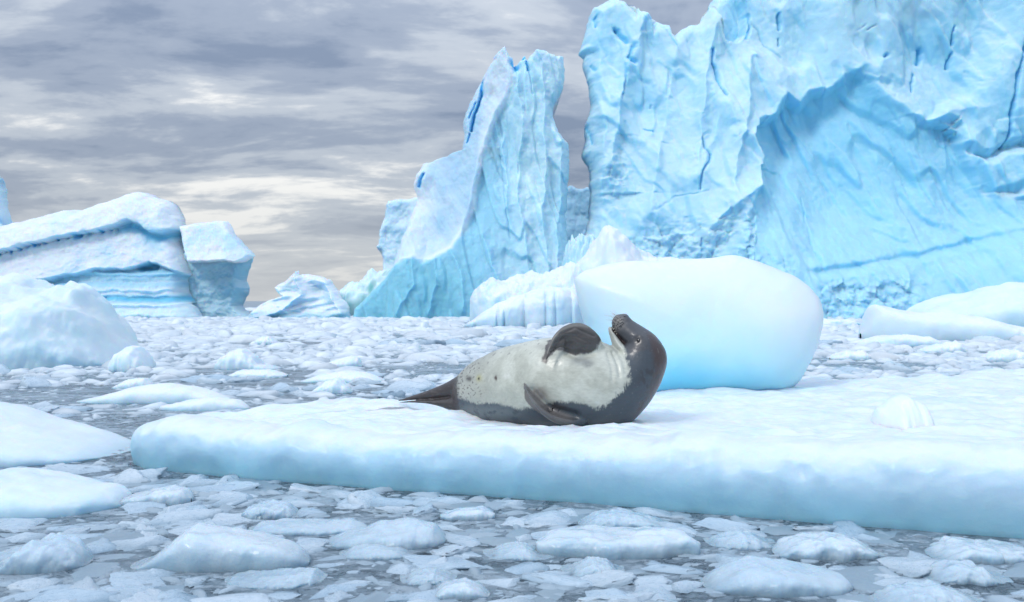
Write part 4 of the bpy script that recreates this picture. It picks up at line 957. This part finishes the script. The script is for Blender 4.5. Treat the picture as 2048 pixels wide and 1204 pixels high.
fl_lo = [(1165, 856, 1175, 826, 22, 7.76), (1135, 854, 1148, 826, 22, 7.72), (1112, 847, 1126, 824, 20, 7.68), (1091, 835, 1104, 818, 16, 7.63), (1073, 817, 1085, 805, 13, 7.59), (1060, 798, 1068, 789, 9, 7.57), (1052, 782, 1056, 776, 5, 7.56), (1048, 769, 1049, 768, 1.5, 7.55)]
hi_a = [(930, 745, 925, 800, 30, 8.44), (912, 754, 910, 796, 22, 8.50), (890, 766, 888, 797, 15, 8.55), (862, 778, 860, 799, 10, 8.60), (832, 788.5, 830, 800, 7, 8.66), (808, 797, 807, 801.5, 4, 8.70), (795, 801, 795, 802.5, 1.5, 8.72)]
hi_b = [(930, 790, 935, 836, 30, 8.40), (910, 792, 914, 828, 22, 8.46), (890, 797, 892, 817, 16, 8.50), (862, 800, 864, 808.5, 11, 8.55), (832, 801, 833, 805.5, 8, 8.60), (810, 802.5, 811, 805.5, 5, 8.64), (797, 805, 797, 806.5, 1.5, 8.66)]
Vs, Qs, Ts, off = [], [], [], 0
for st, n in ((body_st, 150), (jaw_st, 40), (fl_up, 60), (fl_lo, 50), (hi_a, 50), (hi_b, 50)):
    V, q, t = sweep(st, n); Vs.append(V); Qs.append(q + off); Ts.append(t + off); off += len(V)
raw = make_mesh('raw', np.concatenate(Vs), [np.concatenate(Qs), np.concatenate(Ts)])
bm = bmesh.new(); bm.from_mesh(raw); bmesh.ops.recalc_face_normals(bm, faces=bm.faces); bm.to_mesh(raw); bm.free()
tmp = bpy.data.objects.new('tmp', raw); C.objects.link(tmp)
md = tmp.modifiers.new('r', 'REMESH'); md.mode = 'VOXEL'; md.voxel_size = .0066; md.adaptivity = 0
me = bpy.data.meshes.new_from_object(tmp.evaluated_get(bpy.context.evaluated_depsgraph_get()))
bpy.data.objects.remove(tmp); bpy.data.meshes.remove(raw)
nV = len(me.vertices); V = np.empty(nV * 3, np.float32); me.vertices.foreach_get('co', V); V = V.reshape(-1, 3).astype(float)
ne = len(me.edges); E = np.empty(ne * 2, np.int32); me.edges.foreach_get('vertices', E); E = E.reshape(-1, 2)
deg = np.bincount(E.ravel(), minlength=nV)[:, None]
fpx = lambda V: (V[:, 0] / V[:, 1] * FPX + 1024, HY + (HC - V[:, 2]) / V[:, 1] * FPX)
X0, Y0 = fpx(V)
soft = (.12 + .88 * sstep(10, 40, dseg(X0, Y0, [(1226, 645), (1240, 672), (1240, 688)])))[:, None]
soft = np.where((X0 < 912)[:, None], .4, soft)
for it in range(14):
    a = np.zeros_like(V)
    for k in range(3): a[:, k] = np.bincount(E[:, 0], V[E[:, 1], k], nV) + np.bincount(E[:, 1], V[E[:, 0], k], nV)
    V = V + (a / deg - V) * .55 * soft
nq = len(me.polygons); FQ = np.empty(nq * 4, np.int32); me.loops.foreach_get('vertex_index', FQ); FQ = FQ.reshape(-1, 4)
nr = vnormals(V, FQ)
X0, Y0 = fpx(V)
# folds and muscle on the trunk, creases at the throat
fold = np.zeros(nV)
for ln, wd, h in (([(1226, 704), (1236, 728), (1240, 752)], 3.5, -.014), ([(1216, 706), (1224, 735), (1226, 760)], 4, -.009), ([(1236, 700), (1247, 722), (1252, 745)], 4, -.007),
                  ([(1188, 672), (1150, 656), (1120, 668), (1099, 706)], 2.4, -.007), ([(1178, 684), (1150, 672), (1128, 678), (1108, 698)], 2.4, -.006), ([(1168, 696), (1150, 686), (1134, 690)], 2.4, -.005),
                  ([(1062, 782), (1085, 808), (1112, 824), (1150, 832)], 9, -.030), ([(1135, 706), (1160, 716), (1185, 706)], 6, -.014), ([(1108, 698), (1116, 683), (1132, 676), (1140, 690)], 7, -.020), ([(1150, 664), (1160, 690)], 9, .010),
                  ([(1080, 700), (1060, 745), (1050, 800)], 14, .006), ([(975, 720), (968, 765), (975, 820)], 10, -.003)):
    fold += h * np.exp(-(dseg(X0, Y0, ln) / wd) ** 2) * (nr[:, 1] < .3)
fold += .004 * fbm(V[:, 0] * 5, V[:, 1] * 5, V[:, 2] * 5, 3, .5, 5) + .0008 * fbm(V[:, 0] * 40, V[:, 1] * 40, V[:, 2] * 40, 2, .5, 6)
# whisker pad and brow
fold += .008 * np.exp(-((X0 - 1238) / 8) ** 2 - ((Y0 - 645) / 9) ** 2) - .005 * np.exp(-((X0 - 1276) ** 2 + (Y0 - 681) ** 2) / 30) + .003 * np.exp(-dseg(X0, Y0, [(1268, 671), (1276, 668), (1283, 673)]) ** 2 / 12)
V = V + nr * fold[:, None]
nr = vnormals(V, FQ)
X0, Y0 = fpx(V)
# coat colours: cream belly, slate flanks and head, brown crown and flippers; some shade and shine painted in
wob = fbm(V[:, 0] * 9, V[:, 1] * 9, V[:, 2] * 9, 5, .6, 41) * 9 + noise3(V[:, 0] * 95, V[:, 1] * 30, V[:, 2] * 26, 40) * 5
CR = np.array((.53, .55, .47)); SL = np.array((.050, .066, .082)); BR = np.array((.032, .026, .026)); GR = np.array((.14, .17, .18))
bd = [(905, 790), (920, 797), (948, 805), (1002, 809), (1032, 816), (1063, 815), (1090, 808), (1117, 803), (1154, 806), (1175, 810), (1193, 819), (1214, 808), (1244, 785), (1256, 760), (1260, 735), (1256, 711), (1247, 692), (1236, 677), (1228, 664), (1219, 652), (1200, 640), (900, 640)]
s1 = sdpoly(X0 + wob, Y0 + wob * .8, bd)
belly = sstep(-4, 4.5, s1 + 3.5 * noise3(V[:, 0] * 140, V[:, 1] * 60, V[:, 2] * 60, 39)) * (nr[:, 1] < .55)
c = lerp(np.broadcast_to(SL, V.shape), CR, belly)
# a greyer band of transition on the rear flank
band = np.exp(-((Y0 - 824) / 15) ** 2) * sstep(1075, 1000, X0) * (1 - belly) * sstep(-.3, .1, fbm(V[:, 0] * 12, V[:, 1] * 12, V[:, 2] * 16, 4, .6, 43) + .1)
c = lerp(c, GR, band * .8)
mott = fbm(V[:, 0] * 4, V[:, 1] * 4, V[:, 2] * 4, 4, .6, 42)
c = lerp(c, CR * .70, belly * np.clip(.15 + mott, 0, .6))
c = lerp(c, np.array((.64, .66, .58)), belly * np.clip(.12 - mott * 1.5, 0, .7))  # pale blotches paint specular highlights into the belly
rear = belly * sstep(1010, 930, X0); c = lerp(c, (.33, .34, .30), rear * .55)
# flecks near the tail and along the upper edge
fl = sstep(.20, .32, noise3(V[:, 0] * 42, V[:, 1] * 30, V[:, 2] * 75, 44) + .14 * sstep(930, 918, X0)) * sstep(985, 935, X0 + wob) * belly
st_ = sstep(.24, .36, noise3((V[:, 0] + V[:, 2]) * 16, V[:, 1] * 20, (V[:, 2] - V[:, 0]) * 60, 45)) * sstep(34, 8, Y0 - np.interp(X0, [915, 940, 1000, 1100, 1180], [748, 727, 697, 675, 678])) * belly
c = lerp(c, (.10, .09, .09), np.clip(fl + .6 * st_, 0, 1) * .8)
dark = lambda x_, y_, rx, ry, k, cc: None
for (x_, y_, rx, ry, k, cc) in ((938, 757, 6, 4.5, .8, BR), (991, 755, 2.6, 4.2, .95, (.07, .04, .035)), (959, 757, 6, 7, .5, (.5, .47, .16)), (959, 758.5, 1.8, 2.6, .95, (.02, .02, .015)), (1013, 752, 7, 4.5, .45, (.75, .76, .70)),
                               (1085, 693, 16, 5, .35, (.2, .19, .18)), (1160, 722, 18, 9, .55, (.16, .18, .19)), (1176, 728, 9, 8, .5, (.10, .11, .12)), (1078, 788, 17, 15, .75, (.13, .10, .085)), (1115, 815, 20, 9, .6, (.05, .04, .04)), (1195, 806, 5, 4, .5, (.62, .66, .62)), (1212, 768, 6, 8, .4, (.7, .7, .6))):  # includes the raised flipper's shadow on the chest and armpit fold shade, painted in
    g = np.exp(-((X0 + wob * .3 - x_) / rx) ** 2 - ((Y0 + wob * .3 - y_) / ry) ** 2); c = lerp(c, cc, np.clip(g * 1.3, 0, 1) * k)
# head: slate face, brown crown, pale throat and pad
crown = sdpoly(X0 + wob, Y0 + wob, [(1262, 636), (1290, 652), (1300, 690), (1308, 740), (1300, 780), (1270, 830), (1300, 830), (1380, 780), (1380, 640), (1290, 610)])
c = lerp(c, (.062, .038, .034), sstep(-8, 10, crown) * .9)
blot = sstep(.12, .22, fbm(V[:, 0] * 14, V[:, 1] * 14, V[:, 2] * 9, 3, .6, 46)) * sstep(1268, 1290, X0) * sstep(715, 745, Y0)
c = lerp(c, (.035, .035, .04), blot * .65)
face = sdpoly(X0, Y0, [(1246, 690), (1236, 672), (1228, 658), (1224, 640), (1240, 622), (1262, 636), (1290, 655), (1300, 700), (1262, 708)])
c = lerp(c, (.060, .063, .072), sstep(-1, 3, face) * .9)
pad = np.exp(-(((X0 - 1237) * .8 + (Y0 - 645) * .2) / 9) ** 2 - ((Y0 - 647) / 12) ** 2)
c = lerp(c, (.30, .28, .26), np.clip(pad * 1.3, 0, 1) * .9)
f1, f2, _ = cells((X0 * .9 + Y0 * .3) * .31, (Y0 - .3 * X0) * .26, 47)
c = lerp(c, (.03, .028, .03), sstep(.46, .30, f1) * np.clip(pad * 2.2, 0, 1) * sstep(.22, .4, pad))
mouth = dseg(X0, Y0, [(1226, 660), (1232, 667), (1241, 678), (1248.5, 686.5)])
c = lerp(c, (.03, .018, .018), sstep(4.2, 1.8, mouth))
c = lerp(c, (.02, .02, .022), np.exp(-((X0 - 1276) ** 2 * 1.6 + (Y0 - 681) ** 2) / 75))
jawm = sdpoly(X0, Y0, [(1214, 650), (1224, 655), (1236, 675), (1246, 690), (1235, 710), (1210, 690)])
c = lerp(c, (.42, .44, .40), sstep(-1, 3, jawm) * sstep(1.5, 4, mouth) * .8)
# flippers
fu = sdpoly(X0 + wob * .4, Y0 + wob * .4, [(1206, 676), (1194, 697), (1176, 706), (1150, 712), (1136, 706), (1126, 702), (1113, 702), (1100, 716), (1094, 730), (1084, 724), (1090, 690), (1110, 655), (1150, 636), (1190, 650)])
isf = sstep(-2, 3, fu) * (V[:, 1] < 7.86)
c = lerp(c, (.040, .035, .035), isf * .95)
c = lerp(c, (.080, .068, .064), isf * np.clip(.35 + 1.3 * fbm(V[:, 0] * 9, V[:, 1] * 9, V[:, 2] * 22, 4, .6, 51), 0, .8))
c = lerp(c, (.19, .185, .17), isf * np.exp(-dseg(X0, Y0, [(1175, 652), (1160, 650), (1140, 652), (1120, 661), (1106, 680), (1097, 704)]) ** 2 / 18) * .8)
lo = sdpoly(X0, Y0, [(1040, 760), (1052, 768), (1068, 786), (1086, 804), (1105, 818), (1130, 826), (1155, 834), (1150, 860), (1085, 842), (1050, 800)])
c = lerp(c, (.14, .13, .125), sstep(-1.5, 1.5, lo) * (V[:, 1] < 7.735) * sstep(1160, 1130, X0) * .9)
hind = sstep(920, 911, X0 + wob * .6 - .05 * (Y0 - 780))
c = lerp(c, (.040, .032, .031), hind * .95)
c = lerp(c, (.10, .085, .082), hind * np.clip(fbm(V[:, 0] * 10, V[:, 1] * 30, V[:, 2] * 60, 3, .5, 48), 0, .6))
scar = sstep(.40, .46, noise3(V[:, 0] * 55, V[:, 1] * 55, V[:, 2] * 40, 49)) * (1 - belly) * sstep(1120, 1180, X0) * (X0 < 1330)
c = lerp(c, (.22, .22, .22), scar * .25)
me.vertices.foreach_set('co', V.astype(np.float32).ravel()); me.update()
me.polygons.foreach_set('use_smooth', np.ones(nq, bool))
at_ = me.color_attributes.new('Col', 'FLOAT_COLOR', 'POINT'); c4 = np.ones((nV, 4), np.float32); c4[:, :3] = np.clip(c, 0, 1); at_.data.foreach_set('color', c4.ravel())
def fur_mat():
    m, t, p = new_mat('seal_coat')
    at = N(t, 'ShaderNodeAttribute', attribute_name='Col'); tc = N(t, 'ShaderNodeTexCoord')
    n = NOISE(t, MAPPING(t, tc.outputs['Object'], scale=(25, 60, 60)), 1.0, 6, .65)
    n2 = NOISE(t, MAPPING(t, tc.outputs['Object'], scale=(60, 260, 260)), 1.0, 4, .6)
    tone = RAMP(t, n, [(.3, (.88, .875, .87)), (.65, (1.06, 1.06, 1.06))], 'LINEAR')
    t.links.new(MIXC(t, 1.0, at.outputs['Color'], tone, 'MULTIPLY'), p.inputs['Base Color'])
    b = N(t, 'ShaderNodeBump'); b.inputs['Strength'].default_value = .35; b.inputs['Distance'].default_value = .004
    t.links.new(MATH(t, 'ADD', n, n2), b.inputs['Height']); t.links.new(b.outputs[0], p.inputs['Normal'])
    t.links.new(RAMP(t, n, [(.3, (.34,) * 3), (.7, (.50,) * 3)]), p.inputs['Roughness'])
    p.inputs['Coat Weight'].default_value = .45; p.inputs['Coat Roughness'].default_value = .20
    return m
def plain_mat(name, col, rough, coat=0):
    m, t, p = new_mat(name)
    tc = N(t, 'ShaderNodeTexCoord'); n = NOISE(t, tc.outputs['Object'], 60, 3, .5)
    t.links.new(RAMP(t, n, [(.3, tuple(v * .75 for v in col)), (.7, col)]), p.inputs['Base Color'])
    p.inputs['Roughness'].default_value = rough; p.inputs['Coat Weight'].default_value = coat
    return m
root = link('seal', None, None, (.4, 7.9, FT), label='grey and cream seal lying on its side on the floe, head arched back, mouth open', cat='seal')
ro = Vector(root.location)
def sub(name, me_, mat): 
    o = link(name, me_, mat, parent=root); o.location = -ro; return o
sub('body', me, fur_mat())
bvh = BVHTree.FromPolygons([tuple(v) for v in V], [tuple(f) for f in FQ.tolist()])
def ray(px, py):
    d = Vector(((px - 1024) / FPX, 1, -(py - HY) / FPX)).normalized()
    h = bvh.ray_cast(Vector((0, 0, HC)), d)
    return h[0], h[1]
def ball(c, r, ax=(1, 1, 1), sub_=3):
    bm = bmesh.new(); bmesh.ops.create_icosphere(bm, subdivisions=sub_, radius=1)
    W = np.array([v.co[:] for v in bm.verts]) * np.array(ax) * r + np.array(c); Fc = np.array([[v.index for v in f.verts] for f in bm.faces]); bm.free()
    return W, Fc
EYE = plain_mat('eye_gloss', (.010, .008, .008), .06, 1.0); DRK = plain_mat('nostril_skin', (.012, .010, .010), .35); TTH = plain_mat('tooth_enamel', (.62, .58, .47), .3, .3); WSK = plain_mat('whisker_hair', (.50, .46, .40), .35)
for (px, py) in ((1276.5, 681.5),):
    h, n_ = ray(px, py)
    W, Fc = ball(h - n_ * .013, .0225, (.80, 1, 1.22)); sub('eye', make_mesh('eye', W, Fc), EYE)
    hb = bvh.ray_cast(Vector((h.x, 9.5, h.z)), Vector((0, -1, 0)))
    if hb[0]: W, Fc = ball(hb[0] + Vector((0, -.013, 0)), .0225, (.80, 1, 1.22)); sub('eye', make_mesh('eye', W, Fc), EYE)
h, n_ = ray(1249, 633.0)
if h: W, Fc = ball(h - n_ * .001, .0075, (1.3, .7, .55)); sub('nostril', make_mesh('nostril', W, Fc), DRK)
def cone(a, b, r0, r1=.0004, m=7, bend=None, k=2):
    a, b = np.array(a), np.array(b); d = (b - a); L_ = np.linalg.norm(d); d = d / L_
    q = np.cross(d, (0, 1, .2)); q /= np.linalg.norm(q); s_ = np.cross(d, q); V_ = []
    for i in range(k + 1):
        f = i / k; c_ = a + (b - a) * f + (np.array(bend) * (f * f) if bend is not None else 0); r = r0 + (r1 - r0) * f
        for j in range(m): an = 2 * math.pi * j / m; V_.append(c_ + (q * math.cos(an) + s_ * math.sin(an)) * r)
    V_ = np.array(V_); i, j = np.meshgrid(np.arange(k), np.arange(m), indexing='ij'); A_ = i * m + j; B_ = i * m + (j + 1) % m
    return V_, np.stack([A_, B_, B_ + m, A_ + m], -1).reshape(-1, 4)
P3 = lambda px, py, d: (wx(px, d), d, wz(py, d))
for (ax, ay, bx, by, d) in ((1226, 659, 1229.5, 655.5, 7.872), (1229, 664, 1232, 661, 7.868), (1232.5, 668.5, 1235, 666, 7.866), (1230.5, 654, 1227.8, 658.5, 7.868), (1235, 661, 1232.3, 664.5, 7.862), (1238, 666.5, 1236, 669.5, 7.860)):
    W, Fc = cone(P3(ax, ay, d), P3(bx, by, d), .0042); sub('tooth', make_mesh('tooth', W, Fc), TTH)
for (ax, ay, bx, by, d) in ((1098, 704, 1096.5, 711, 7.585), (1102, 702, 1101, 708, 7.590), (1108, 700, 1107.5, 705, 7.60)):
    W, Fc = cone(P3(ax, ay, d), P3(bx, by, d), .0040); sub('claw', make_mesh('claw', W, Fc), DRK)
rw = random.Random(4)
for i in range(18):
    px, py = 1231 + rw.uniform(0, 13), 634 + rw.uniform(0, 13)
    h, n_ = ray(px, py)
    if h is None: continue
    L_ = rw.uniform(.05, .10); dr = Vector((-rw.uniform(.45, 1.0), -rw.uniform(.0, .35), rw.uniform(.35, .95))).normalized()
    W, Fc = cone(h, h + dr * L_, .0012, .0004, 4, bend=(-.012, 0, -.010 + rw.uniform(-.01, .015)), k=6); sub('whisker', make_mesh('whisker', W, Fc), WSK)
